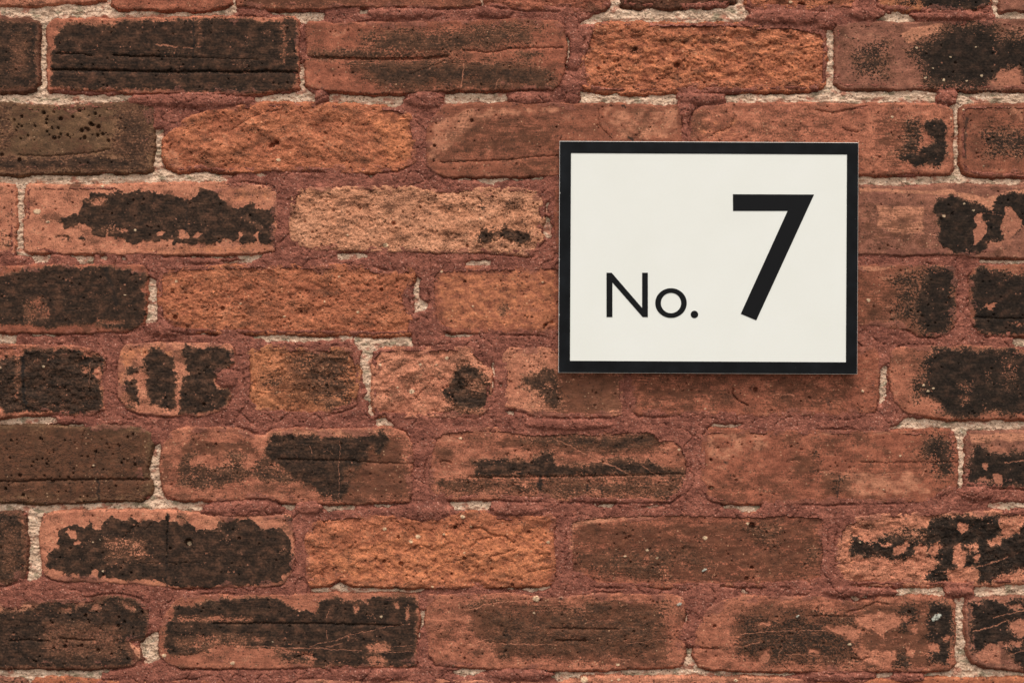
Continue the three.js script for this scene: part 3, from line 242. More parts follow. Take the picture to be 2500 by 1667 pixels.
// course 9, cut by the foot of the picture
B('30', 9, 'plum', 'rough', [-760,1215, 100,1216, 172,1226, 180,1700, -760,1700], { k: [[.6, 30, [-760,1220, 170,1225, 170,1690, -760,1690]]] });
B('30', 9, 'orange', 'rough', [206,1240, 230,1216, 300,1206, 500,1216, 700,1236, 1300,1232, 1860,1232, 1892,1260, 1892,1700, 206,1700], { b: [[.7, 20, [1340,1235, 1880,1235, 1880,1690, 1340,1690]]] });
B('31', 9, 'rose', 'rough', [-290,1250, -260,1228, 130,1236, 500,1232, 800,1221, 1000,1235, 1300,1240, 1420,1250, 1430,1700, -290,1700]);
B('31', 9, 'rose', 'rough', [1500,1250, 1640,1226, 1660,1208, 1900,1206, 2283,1210, 2683,1206, 2983,1210, 3153,1226, 3180,1700, 1500,1700], { q: [[1664, 1224, 26], [1898, 1222, 12], [1850, 1230, 8], [2690, 1228, 14]] });
B('32', 9, 'orange', 'smooth', [960,1240, 1100,1232, 1400,1226, 1700,1216, 2000,1220, 2352,1216, 2600,1216, 2610,1700, 960,1700]);

/* areas where the old pale lime mortar shows; elsewhere the joints carry red pointing mortar */
const PALE = [
  ['00', [-760,10, 300,10, 720,-60, 720,-400, 752,-400, 780,40, 1380,70, 1545,30, 1550,-400, 1592,-400, 1590,90, 1350,140, 340,160, 340,625, 560,640, 870,640, 880,672, 760,690, 300,712, -760,712]],
  ['00', [1800,58, 1960,72, 2180,78, 2190,130, 2080,152, 2006,152, 1990,112, 1830,88]], ['00', [2006,430, 2066,420, 2070,600, 2110,625, 2130,680, 1960,694, 1740,694, 1716,660, 1800,636, 2006,620]],
  ['01', [-60,620, 450,628, 440,700, 380,718, 0,704, -60,694]], ['01', [715,622, 1142,612, 1142,694, 715,694]], ['01', [1640,610, 1760,620, 2300,612, 2286,710, 1630,704]], ['01', [1548,240, 1566,270, 1562,330, 1550,470, 1540,400]],
  ['02', [335,640, 640,614, 960,612, 1016,560, 1030,200, 1074,200, 1080,570, 1150,592, 1764,600, 1756,694, 1000,700, 600,706, 340,694]], ['02', [1912,604, 2352,608, 3060,610, 3060,704, 1930,704, 1926,1170, 1990,1196, 1850,1190, 1870,1140, 1878,760, 1860,700, 1900,680]],
  ['01', [1720,110, 1840,40, 1836,-400, 1906,-400, 1930,40, 2352,60, 2620,50, 2690,-20, 2690,-400, 2740,-400, 2750,60, 2776,80, 2740,140, 2600,150, 2283,154, 1990,146, 1750,146, 1640,156]], ['01', [955,-300, 996,-300, 1000,14, 958,38]], ['01', [150,60, 200,66, 190,90, 150,90]],
  ['02', [1390,84, 1580,80, 1616,130, 1640,150, 1560,166, 1330,130]], ['02', [1400,140, 1480,180, 1530,270, 1480,250, 1440,190]], ['02', [2146,-400, 2194,-400, 2192,80, 2352,72, 3060,72, 3060,140, 2210,142, 2180,130, 2150,50]],
  ['00', [1034,880, 1094,866, 1100,1100, 1200,1156, 1480,1156, 1610,1172, 1540,1200, 1510,1234, 1420,1240, 980,1250, 300,1256, -760,1254, -760,1174, 950,1166, 1026,1140]], ['10', [98,130, 168,130, 162,590, 220,600, 330,604, 312,665, 228,665, 214,625, 92,622]],
  ['10', [460,602, 610,602, 626,672, 540,672]], ['10', [690,604, 724,640, 700,658, 680,640]], ['10', [800,604, 845,650, 815,650]], ['10', [1100,604, 1760,598, 1745,640, 1690,652, 1600,628, 1400,628, 1110,622]], ['10', [1505,662, 1700,650, 1690,668, 1520,672]], ['10', [1720,62, 1800,62, 1750,88]],
  ['11', [176,62, 256,62, 222,92]], ['11', [700,80, 1390,84, 1380,98, 1080,112, 1050,142, 1000,132, 940,104, 780,104]], ['12', [1100,70, 1600,90, 1850,66, 1870,-50, 1926,-60, 1950,60, 2050,90, 2352,96, 3060,96, 3060,150, 2352,150, 1800,134, 1500,150, 1100,146]],
  ['10', [2280,606, 2352,596, 2480,600, 2474,632, 2343,642, 2300,640]], ['10', [986,770, 1056,790, 1060,1085, 972,1098]], ['11', [870,662, 1030,652, 1020,684, 870,684]], ['11', [1408,360, 1442,370, 1434,500, 1388,494, 1386,440]], ['11', [1408,262, 1420,262, 1414,330, 1406,320]],
  ['11', [512,756, 548,780, 540,900, 612,955, 604,980, 520,1004]], ['12', [2060,634, 2352,634, 3060,634, 3060,676, 2180,672, 2060,662]], ['20', [-760,30, 112,36, 100,106, -760,106]], ['20', [205,32, 404,34, 400,54, 210,50]], ['20', [1320,34, 1490,36, 1460,54]],
  ['20', [1620,42, 2352,44, 2352,84, 2230,82, 2050,94, 1900,84, 1800,98, 1780,80]], ['21', [-10,50, 104,58, 90,82, 20,92, -10,84]], ['21', [112,50, 492,50, 496,130, 280,138, 230,160, 230,450, 240,580, 216,592, 200,500, 168,480, 198,450, 150,300, 138,250, 168,150, 114,110]], ['21', [726,40, 935,42, 890,66, 730,56]],
  ['22', [2284,64, 3060,64, 3060,140, 2290,130]], ['21', [1034,236, 1050,236, 1046,452, 1034,452]], ['21', [1090,386, 1102,386, 1098,412]], ['22', [1384,290, 1432,256, 1442,350, 1412,500, 1384,524]],
  ['20', [-760,600, 180,598, 240,592, 360,606, 374,640, 200,656, 560,658, 560,672, -760,676]], ['21', [258,616, 320,606, 374,662, 268,668]], ['21', [1136,560, 1194,552, 1184,592]], ['22', [1456,684, 1560,622, 1740,612, 1850,622, 3060,622, 3060,706, 1964,706, 1956,900, 1946,1075, 1914,1094, 1908,850, 1888,694, 1500,696]], ['22', [216,684, 260,656, 450,656, 400,678, 250,694]],
  ['20', [1040,788, 1080,788, 1084,1050, 1116,1160, 1400,1172, 1424,1200, 1340,1244, -760,1262, -760,1176, 1000,1160, 1020,1120, 996,950, 996,880]], ['30', [-760,30, 1000,16, 1424,16, 1392,60, 1330,92, 700,90, 284,104, 276,350, 276,520, 200,566, 176,544, 172,100, -760,96]],
  ['30', [1876,28, 1994,30, 1972,84, 1900,72]], ['30', [2136,28, 2370,32, 2393,36, 2383,70, 2220,88, 2180,70]], ['31', [176,38, 404,38, 340,62]], ['31', [732,16, 1038,16, 1032,78, 800,80]], ['31', [1716,44, 1884,34, 1850,62]], ['31', [2056,58, 2204,44, 2150,68]],
  ['32', [306,38, 575,40, 572,70, 500,98, 430,82, 330,66]], ['32', [2126,34, 2352,26, 3060,26, 3060,84, 2116,68]], ['30', [2106,592, 2250,596, 2300,556, 2340,546, 2430,592, 2783,600, 2903,610, 2783,645, 2110,644]], ['31', [1000,598, 1430,584, 1444,612, 1300,628, 1150,612]], ['31', [2096,600, 2254,584, 2244,616]],
  ['32', [306,596, 380,576, 396,602]], ['32', [440,614, 494,640, 456,656]], ['32', [1190,592, 1350,584, 1500,604, 1500,614]], ['32', [1506,600, 1812,590, 1826,664, 1496,664]], ['32', [2036,580, 3060,584, 3060,676, 2028,664]], ['32', [1166,660, 1304,660, 1240,712]],
  ['30', [986,930, 1064,896, 1076,1090, 970,1124, 944,1050, 936,990]], ['31', [552,756, 600,766, 562,880, 540,954, 540,850]], ['31', [1386,1156, 1700,1152, 2000,1150, 2330,1130, 2340,1100, 2352,1010, 2400,1010, 2408,1100, 2483,1146, 2783,1158, 3183,1176, 2983,1204, 2683,1194, 2383,1214, 1980,1204, 1700,1212, 1650,1232, 1500,1244, 1420,1190]], ['32', [44,820, 78,756, 72,850]],
  ['32', [1882,676, 1956,676, 1976,1050, 2010,1124, 2352,1160, 3060,1164, 3060,1222, 2000,1224, 1700,1220, 1690,1186, 1870,1150]], ['32', [1366,1172, 1506,1174, 1460,1214, 1370,1214]], ['30', [-760,1142, 780,1150, 690,1180, 640,1238, 500,1234, -760,1222]], ['31', [776,1166, 900,1146, 1034,1152, 1000,1172, 900,1192, 850,1204, 776,1190]], ['30', [1200,1146, 1600,1146, 1600,1158, 1220,1156]], ['30', [172,1220, 206,1220, 206,1700, 180,1700]], ['30', [1150,594, 1310,598, 1300,608, 1160,606]],
].map(([id, p]) => { const q = sheet(id, p); return { p: q, b: bounds(q) }; });

// swollen lumps of the red mortar: x, y, half width, half height
const LUMPS = [['01',1595,420,48,52],['01',1575,590,62,115],['02',170,660,165,50],['02',70,740,62,52],['02',1795,655,38,50],['02',1865,655,50,50],['02',1850,105,260,34],['02',1300,90,120,44],['02',780,110,310,48],['00',2165,655,48,44],['01',585,670,130,64],['01',1290,660,150,44],['20',1530,340,75,64],['30',1640,70,280,54],['30',2080,60,100,44],['31',600,90,160,64],['31',1200,70,180,48],['32',1250,630,270,36],['32',1920,630,100,34],['32',1570,1205,120,36],['32',1120,1205,230,42],['31',1250,1190,210,38],['01',1060,75,130,48],['01',450,85,260,42],['00',1280,672,430,52],['22',2040,1120,120,46],['02',1010,150,60,50],['21',1560,650,300,40],['10',1120,1110,160,50],['31',280,1190,200,40]]
  .map(([id, x, y, rx, ry]) => [...sheet(id, [x, y]), rx * K, ry * K]);

/* ------------------------------------------------ brick surface */
function prep(b) {                       // bring the notes of one brick into wall units
  const L = (a) => (a || []).map((e) => { const p = sheet(b.id, e[e.length - 1]); return { a: e[0], e: e[1] * K, p, b: bounds(p) }; });
  const F = b.f; b.bb = bounds(b.out);
  b.k = L(F.k); b.br = L(F.b); b.x = L(F.x); for (const q of b.k) q.e = q.e < 1.4 ? q.e * 1.5 + 1 : q.e * 1.8 + 5; for (const q of b.x) q.e = q.e < 1.5 ? q.e * 1.4 + 0.8 : q.e * 1.5 + 3; for (const q of b.br) q.e = q.e * 2.4 + 4; b.p = L(F.p); b.o = L(F.o);
  b.g = (F.g || []).map((e) => { const p = sheet(b.id, e[2]); return { w: e[0] * 0.8, d: e[1], p, b: bounds(p) }; });
  b.s = (F.s || []).map((e) => { const p = sheet(b.id, e[1]); return { w: e[0] * K * 0.5, p, b: bounds(p) }; });
  b.w = (F.w || []).map((e) => { const p = sheet(b.id, e[2]); return { w: e[0] * K * 0.6, d: e[1], p, b: bounds(p) }; });
  b.h = (F.h || []).map((e) => { const p = sheet(b.id, e); return [p[0], p[1], e[2] * K]; });
  b.q = (F.q || []).map((e) => { const p = sheet(b.id, e); return [p[0], p[1], e[2] * K]; });
  b.m = (F.m || []).map((e) => { const p = sheet(b.id, e); return [p[0], p[1], e[2] * K, e[3] * K]; });
  if (F.bits) { const c0 = sheet(b.id, [F.bits[0], F.bits[1], F.bits[2], F.bits[3]]), r = rng(b.seed * 31); for (let i = 0; i < F.bits[4]; i++) b.h.push([c0[0] + r() * (c0[2] - c0[0]), c0[1] + r() * (c0[3] - c0[1]), (2.5 + r() * r() * 8) * K * 1.6]); }
}
const inB = (b, x, y, m) => x > b[0] - m && x < b[2] + m && y > b[1] - m && y < b[3] + m;
const C = new Float32Array(3); let H = 0, D = 0;
const mixC = (r, g, b, t) => { C[0] += (r - C[0]) * t; C[1] += (g - C[1]) * t; C[2] += (b - C[2]) * t; };
function area(list, x, y) { let v = 0; for (const q of list) if (inB(q.b, x, y, q.e + 8)) { const d = q.a * sst(-q.e, q.e, sdPoly(q.p, x, y)); if (d > v) v = d; } return v; }
const pale = (x, y) => { let v = -60; for (const q of PALE) if (inB(q.b, x, y, 18)) { const e = sdPoly(q.p, x, y) + 14; if (e > v) v = e; } return v; };
const gr0 = (x, y) => n2(x / 3.1 + 40, y / 3.1);
// colour in C (sRGB 0..255), height H in mm above the face, D = distance inside the outline
function brickAt(b, x, y, plain) {
  const ox = b.seed * 37.7, oy = b.seed * 91.3, face = FACE[b.face], tone = TONES[b.tone];
  const w1 = n2(x / 42 + ox, y / 42 + oy), w2 = n2(x / 42 + ox + 50, y / 42 + oy), w3 = n2(x / 11 + ox, y / 11), w4 = n2(x / 11, y / 11 + oy), w5 = n2(x / 4.5 + oy, y / 4.5), w6 = n2(x / 4.5, y / 4.5 + ox);
  const wx = x + w1 * 3.4 + w3 * 2 + w5 * 0.9, wy = y + w2 * 2.8 + w4 * 2 + w6 * 0.9;
  const d = D = sdPoly(b.out, wx, wy) + 1.8;
  const big = fbm(x / 75 + ox, y / 60 + oy, 3), mid = fbm(x / 20 + oy, y / 15 + ox, 3), fine = fbm(x / 6 + ox, y / 5 + oy, 3);
  const calm = b.face === 'smooth' ? 0.7 : b.face === 'rough' ? 0.85 : 1;
  const drag = fbm(x / 60 + ox * 4, y / 3.4 + oy * 4 + w1 * 0.5, 3);
  let h = face[0] * big + (b.face === 'smooth' || b.face === 'rough' ? drag * 0.09 : 0) + face[1] * mid + face[2] * fine * 1.3;
  if (face[3]) {                         // broken, crumbly faces: overlapping flakes and hollows
    const lump = b.face === 'lump' ? 1.5 : 1, cosr = Math.cos(b.seed * 2.4) * 0.35, rx = (x + y * cosr) / lump, ry = (y - x * cosr * 0.3) / lump;
    const q1 = fbm(rx / 44 + oy + w1 * 0.3, ry / 30 + ox + w2 * 0.3, 4), pn = fbm(rx / 10 + ox * 2, ry / 7 + oy * 2 + w3 * 0.25, 3), gate = sst(-0.3, 0.45, n2(x / 60 + ox * 6, y / 40 + oy * 6) + 0.3 * mid);
    const led = n2(rx / 52 + ox * 3 + w3 * 0.2, ry / 30 + oy * 3 + w4 * 0.15);
    h += face[3] * (q1 * 1.5 - sst(0.2, 0.44, pn) * (0.1 + 0.85 * gate) - sst(0.02, 0.1, led) * 0.6 + Math.max(0, -pn) * 0.35);
  }
  const wp = worley(x / 13 + ox, y / 11 + oy + w5 * 0.15), id = WID;
  let pit = 0;
  const pd = face[4] * sst(-0.35, 0.5, n2(x / 70 + oy * 3, y / 45 + ox)) * 1.3;
  if (id < pd) { const r = 0.07 + id * id / (pd * pd) * 0.3; pit = 1 - sst(r * 0.45, r, wp); h -= pit * 1.5; }
  // colour of the clay
  const m1 = clamp(0.5 + big * 0.75 + mid * 0.35, 0, 1);
  C[0] = tone[1][0] + (tone[0][0] - tone[1][0]) * m1; C[1] = tone[1][1] + (tone[0][1] - tone[1][1]) * m1; C[2] = tone[1][2] + (tone[0][2] - tone[1][2]) * m1;
  const film = fbm(x / 48 + ox * 8, y / 26 + oy * 8, 3) * 0.9 + fine * 0.5 + gr0(x, y) * 0.3 + drag * 0.25;
  mixC(92, 58, 44, 0.72 * sst(0.06, 0.55, film + fbm(x / 130 + ox, y / 70 + oy * 12, 2) * 0.5 + gr0(y, x) * 0.2)); mixC(212, 146, 114, 0.42 * sst(0.2, 0.65, -film + mid * 0.2));
  let vk = 1, sp = 0, kk = 0, holes = 0, bn = 0;
  if (b.o.length) { const v = area(b.o, wx, wy); if (v > 0.02) mixC(194, 116, 79, 0.75 * sst(0.25, 0.75, v * 0.8 + mid * 0.4)); }
  const gr = n2(x / 2.6 + oy, y / 2.6 + ox), gr2 = n2(x / 1.7 + ox, y / 1.7 + oy);
  const N = clamp(0.5 + fbm(x / 30 + oy, y / 24 + ox, 4) * 0.42 + fine * 0.30 + gr * 0.10, 0.04, 0.96);
  if (b.p.length) { const v = area(b.p, wx, wy); if (v > 0.02) mixC(200, 128, 98, 0.85 * sst(N - 0.15, N + 0.15, v * 1.1)); }
  if (b.br.length) { const v = area(b.br, wx + fine * 7, wy + gr * 3 + mid * 5); bn = v > 0.02 ? sst(-0.2, 0.24, v * 1.2 - clamp(0.5 + fbm(x / 46 + oy * 2, y / 22 + ox, 2) * 0.5 + mid * 0.3 + fine * 0.5 + gr * 0.3 + drag * 0.6, 0.05, 1)) : 0; }
  if (b.k.length) {
    const wc = worley(x / 17 + ox * 3, y / 15 + oy * 3), wc2 = worley(x / 7.5 + ox, y / 7 + oy * 2);
    const kx = wx + n2(x / 17 + ox, y / 15 + oy + 9) * 6 + n2(x / 7.5 + ox, y / 7.5 + 4) * 2.6, ky = wy + n2(x / 17 + oy, y / 15) * 5 + n2(x / 7.5 + 7, y / 7.5 + ox) * 2.4;
    const NN = clamp(N * 0.5 + 0.25 + (0.42 - wc) * 0.26 + (0.4 - wc2) * 0.34 + drag * 0.2 + fine * 0.3 + gr * 0.2, 0.03, 0.97);
    kk = area(b.k, kx, ky); holes = b.x.length ? area(b.x, kx, ky) : 0;
    const thin = sst(0.08, 0.55, fbm(x / 52 + ox * 9, y / 28 + oy * 9, 3)) * (b.id[1] === '2' ? 0.32 : 0.5), N2 = clamp(NN * 0.55 + 0.2 + fine * 0.42 + gr * 0.3 + gr2 * 0.16, 0.02, 0.96);
    let v = kk * 1.06 - holes * 1.15; vk = v; kk = v > 0.02 ? sst(NN - 0.09, NN + 0.06, v) * sst(N2 - 0.12, N2 + 0.1, v * 1.12 - thin) : 0;
    { const fr = sst(-0.25, 0.25, n2(x / 90 + ox * 2, y / 50 + oy * 7)); if (v > 0.02) mixC(104, 68, 51, 0.72 * fr * sst(NN - 0.42, NN + 0.02, v + fine * 0.2)); }
    if (v > 0.05 && kk < 0.999) mixC(196, 126, 96, 0.22 * (1 - kk) * sst(0.15, 0.7, v));
  } else if (b.x.length) { holes = area(b.x, wx, wy); bn *= 1 - sst(N - 0.1, N + 0.1, holes * 1.1); }
  if (b.x.length && holes > 0.5) { const t = sst(N * 0.6, N * 0.6 + 0.3, holes); mixC(190, 116, 89, 0.6 * t * (1 - kk)); bn *= 1 - t; }
  const q = clamp(0.5 + fbm(x / 26 + ox * 5, y / 18 + oy * 5, 3) * 0.9, 0, 1);
  if (bn) { mixC(68 + 46 * q, 45 + 23 * q, 34 + 15 * q, bn * clamp(0.68 + fine * 0.5 + gr * 0.3 + drag * 0.35 + mid * 0.25, 0.25, 0.92)); h += bn * 0.14; }
  if (kk) {
    const t = clamp(sst(0.1, 1, q) * 0.62 + fine * 0.42 + drag * 0.34 + mid * 0.12 + 0.06 + 0.75 * (1 - sst(0.55, 0.95, vk)), -0.3, 1.3);
    const bl = b.id[1] === '2' ? 1 : 0; mixC(47 - 9 * bl + (46 - 20 * bl) * t, 36 - 5 * bl + (26 - 10 * bl) * t, 30 - 3 * bl + (17 - 6 * bl) * t, kk * (0.97 - 0.14 * sst(0.5, 0.9, q))); h += kk * 0.4;
    const ch = worley(x / 8 + ox * 7, y / 8 + oy * 7); const cr = 0.14 + 0.3 * WID * 8; if (WID < 0.12 * sst(0, 0.5, n2(x / 55 + oy, y / 40 + ox * 3)) && ch < cr) mixC(172, 108, 84, 0.8 * kk * (1 - sst(cr * 0.5, cr, ch + w5 * 0.1)));
  }
  for (const g of b.w) if (inB(g.b, x, y, g.w + 6)) { const t = sst(g.w, g.w * 0.35, dLine(g.p, wx + w3 * 2, wy) + mid * g.w * 0.7); mixC(38, 33, 31, g.d * t * clamp(0.85 + gr * 0.4, 0, 1)); }
  for (const g of b.s) if (inB(g.b, x, y, g.w + 4)) { const t = sst(g.w, g.w * 0.5, dLine(g.p, wx, wy) + (fine + 0.3) * g.w * 0.8); mixC(196, 122, 94, 0.85 * t); h -= t * 0.35; }
  for (const g of b.g) if (inB(g.b, x, y, g.w + 6)) { const dl = dLine(g.p, x + w3 * 2.2 + w5, y + w4 * 2.2 + w6 * 0.8), ww = g.w * (0.75 + 0.5 * mid); const gd = b.face === 'lump' ? 0.55 : 1; h -= gd * g.d * sst(ww, ww * 0.2, dl) + g.d * 0.22 * sst(ww * 4, 0, dl); }
  for (const e of b.h) { const dx = x - e[0] + w5, dy = y - e[1] + w6, r = e[2]; if (dx * dx + dy * dy < r * r * 2.4) { const t = sst(r * 1.15, r * 0.55, Math.sqrt(dx * dx + dy * dy) + w3 * r * 0.25); h -= t * Math.min(5, 1.2 + r * 0.45); } }
  for (const e of b.q) { const dx = x - e[0] + w5 * 1.5 + w3, dy = (y - e[1] + w6 * 1.5 + w4) * 1.25, r = e[2] * 1.05; if (dx * dx + dy * dy < r * r * 1.6) { const t = sst(r * 1.1, r * 0.75, Math.sqrt(dx * dx + dy * dy)); mixC(222, 186, 150, t * 0.85); h += t * 0.5; } }
  for (const e of b.m) { const c = 0.87, s0 = -0.5, dx = x - e[0], dy = y - e[1], u = (dx * c + dy * s0) / e[2] + w5 * 0.3, v = (dy * c - dx * s0) / e[3] + w6 * 0.3; const t = sst(1.15, 0.7, Math.sqrt(u * u + v * v)); if (t) { mixC(176, 172, 160, t); h += t * 0.6; } }
  { const sm = n2(x / 46 + ox * 11, y / 30 + oy * 11) + mid * 0.5 + fine * 0.35, lim = 4 + 26 * Math.max(0, sm); if (b.seed < 200 && sm > 0.12 && d < lim && pale(x, y) < 0) { const t = sst(lim, lim - 4, d) * clamp(0.75 + gr * 0.5 + fine * 0.4, 0, 1); mixC(128 + mid * 20, 76 + mid * 14, 64 + mid * 12, 0.8 * t); h += t * 0.25; } }
  // grain: grog, sand and iron specks
  const ws = worley(x / 9 + oy * 2, y / 9 + ox * 2), sid = WID;
  if (sid < 0.1 * sst(-0.2, 0.5, n2(x / 65 + oy * 4, y / 50)) && ws < 0.24) mixC(214, 166, 128, (1 - kk * 0.75) * 0.7 * (1 - sst(0.1, 0.24, ws)));
  else if (sid > 0.9 && ws < 0.28) mixC(58, 44, 38, 0.6 * (1 - sst(0.12, 0.28, ws)));
  sp = 1 + calm * (fine * 0.34 + gr * 0.22 + gr2 * 0.16) + mid * 0.16 + drag * 0.1; const ds = b.tone === 'orange' || b.tone === 'tan' ? 0.05 : 0.09, lu = (C[0] * 0.3 + C[1] * 0.59 + C[2] * 0.11) * ds; for (let c = 0; c < 3; c++) C[c] = (C[c] * (1 - ds) + lu) * sp; C[1] *= 1.015;
  h += (gr * 0.1 + gr2 * 0.06) * calm;
  // arris
  const R = Math.max(2, (b.face === 'smooth' ? 3.6 : 4.8) + n2(x / 50 + ox, y / 50 + oy * 2) * 4.5 + w3 * 2), t = clamp(d / R, 0, 1), q1 = 1 - t;
  h -= (1 - Math.sqrt(Math.max(0, 1 - q1 * q1))) * R * S * 1000 * 0.75;
  if (d < 0) h += d * S * 1000 * 2.6;
  H = h + b.lift;
}

const PX = 1.25, PAGE = 2048;
const pages = []; let shelfX = 0, shelfY = 0, shelfH = 0;
function newPage() { const col = new Uint8Array(PAGE * PAGE * 4), bmp = new Uint8Array(PAGE * PAGE * 4); pages.push({ col, bmp }); shelfX = shelfY = shelfH = 0; return pages[pages.length - 1]; }
const BUMP = 1.6;                        // mm from black to white in the relief maps
function tex(data, w, h, srgb) {
  const t = new THREE.DataTexture(data, w, h, THREE.RGBAFormat, THREE.UnsignedByteType);
  if (srgb) t.colorSpace = THREE.SRGBColorSpace;
  t.magFilter = THREE.LinearFilter; t.minFilter = THREE.LinearMipmapLinearFilter; t.generateMipmaps = true; t.needsUpdate = true; return t;
}
const GX0 = -330, GY0 = -180, GSTEP = 2.5, GW = 1264, GH = 816;       // the joint survey grid: how deep inside a brick each place lies
const gridD = new Float32Array(GW * GH).fill(-99);
function meshFrom(nx, ny, keep, px, py, pz, uv, col) {
  const idx = new Int32Array(nx * ny).fill(-1), pos = [], uvs = [], cols = [], tri = []; let n = 0;
  const vert = (k) => { if (idx[k] < 0) { idx[k] = n++; pos.push(px(k), py(k), pz(k)); if (uv) uv(k, uvs); if (col) col(k, cols); } return idx[k]; };
  for (let j = 0; j + 1 < ny; j++) for (let i = 0; i + 1 < nx; i++) {
    const k = j * nx + i; if (!(keep[k] || keep[k + 1] || keep[k + nx] || keep[k + nx + 1])) continue;
    const a = vert(k), b = vert(k + 1), c = vert(k + nx), d = vert(k + nx + 1);
    if ((i + j) & 1) tri.push(a, c, b, b, c, d); else tri.push(a, c, d, a, d, b);
  }
  const g = new THREE.BufferGeometry();
  g.setAttribute('position', new THREE.Float32BufferAttribute(pos, 3));
  if (uv) g.setAttribute('uv', new THREE.Float32BufferAttribute(uvs, 2));
  if (col) g.setAttribute('color', new THREE.Float32BufferAttribute(cols, 3));
  g.setIndex(n > 65535 ? new THREE.Uint32BufferAttribute(tri, 1) : new THREE.Uint16BufferAttribute(tri, 1));
  g.computeVertexNormals(); return g;
}
let page = newPage();
const built = [];
function buildBrick(b) {
  prep(b); const r = rng(b.seed * 7 + 3); b.lift = (r() - 0.5) * 1.9; const tx = (r() - 0.5) * 0.0022, ty = (r() - 0.5) * 0.009;
  const M = 10, x0 = b.bb[0] - M, y0 = b.bb[1] - M, w = 2 * Math.ceil((b.bb[2] - b.bb[0] + 2 * M) / PX / 2) + 1, h = 2 * Math.ceil((b.bb[3] - b.bb[1] + 2 * M) / PX / 2) + 1;
  if (shelfX + w + 4 > PAGE) { shelfX = 0; shelfY += shelfH + 4; shelfH = 0; }
  if (shelfY + h + 4 > PAGE) page = newPage();
  const ax = shelfX + 2, ay = shelfY + 2, pi = pages.length - 1; shelfX += w + 4; shelfH = Math.max(shelfH, h);
  const hh = new Float32Array(w * h), dd = new Float32Array(w * h), cx = (b.bb[0] + b.bb[2]) / 2, cy = (b.bb[1] + b.bb[3]) / 2;
  for (let j = 0; j < h; j++) for (let i = 0; i < w; i++) {
    const x = x0 + i * PX, y = y0 + j * PX; brickAt(b, x, y);
    hh[j * w + i] = H + (x - cx) * tx + (y - cy) * ty; dd[j * w + i] = D;
    const o = ((ay + j) * PAGE + ax + i) * 4; page.col[o] = clamp(C[0], 4, 250); page.col[o + 1] = clamp(C[1], 4, 250); page.col[o + 2] = clamp(C[2], 4, 250); page.col[o + 3] = 255;
    const gi = Math.round((x - GX0) / GSTEP), gj = Math.round((y - GY0) / GSTEP); if (gi >= 0 && gj >= 0 && gi < GW && gj < GH) { const k = gj * GW + gi; if (D > gridD[k]) gridD[k] = D; }
  }
  const step = 2, nx = (w - 1) / step + 1, ny = (h - 1) / step + 1, keep = new Uint8Array(nx * ny);
  // relief finer than the mesh goes into the relief map
  for (let j = 0; j < h; j++) for (let i = 0; i < w; i++) {
    const i0 = i & ~1, j0 = j & ~1, i1 = Math.min(i0 + 2, w - 1), j1 = Math.min(j0 + 2, h - 1), u = (i - i0) / 2, v = (j - j0) / 2;
    const m = (hh[j0 * w + i0] * (1 - u) + hh[j0 * w + i1] * u) * (1 - v) + (hh[j1 * w + i0] * (1 - u) + hh[j1 * w + i1] * u) * v;
    const z = clamp(127.5 + (hh[j * w + i] - m) / BUMP * 255, 0, 255), o = ((ay + j) * PAGE + ax + i) * 4; page.bmp[o] = page.bmp[o + 1] = page.bmp[o + 2] = z; page.bmp[o + 3] = 255;
  }
  for (let j = 0; j < ny; j++) for (let i = 0; i < nx; i++) keep[j * nx + i] = dd[j * step * w + i * step] > -5 ? 1 : 0;
  const I = (k) => (k % nx) * step, J = (k) => Math.floor(k / nx) * step;
  const g = meshFrom(nx, ny, keep, (k) => WX(x0 + I(k) * PX), (k) => WY(y0 + J(k) * PX), (k) => Math.max(-14, hh[J(k) * w + I(k)]) / 1000, (k, o) => o.push((ax + I(k) + 0.5) / PAGE, (ay + J(k) + 0.5) / PAGE));
  built.push({ g, pi });
}
for (const b of BRICKS) buildBrick(b);
const pageMats = pages.map((p) => new THREE.MeshPhysicalMaterial({ specularIntensity: 0.18, map: tex(p.col, PAGE, PAGE, true), bumpMap: tex(p.bmp, PAGE, PAGE, false), bumpScale: BUMP / 1000, roughness: 0.92, metalness: 0 }));

/* ------------------------------------------------ the wall */
const wall = new THREE.Group(); wall.name = 'brick_wall';
wall.userData = { label: 'weathered old red brick wall with patchy pale and red mortar joints', category: 'wall', kind: 'thing' };
scene.add(wall);
function part(name, g, m, parent = wall) { const o = new THREE.Mesh(g, m); o.name = name; o.castShadow = o.receiveShadow = true; parent.add(o); return o; }
let bn = 0; const brickName = () => (bn++ ? 'brick_' + String(bn - 1).padStart(3, '0') : 'brick');
for (const { g, pi } of built) part(brickName(), g, pageMats[pi]);

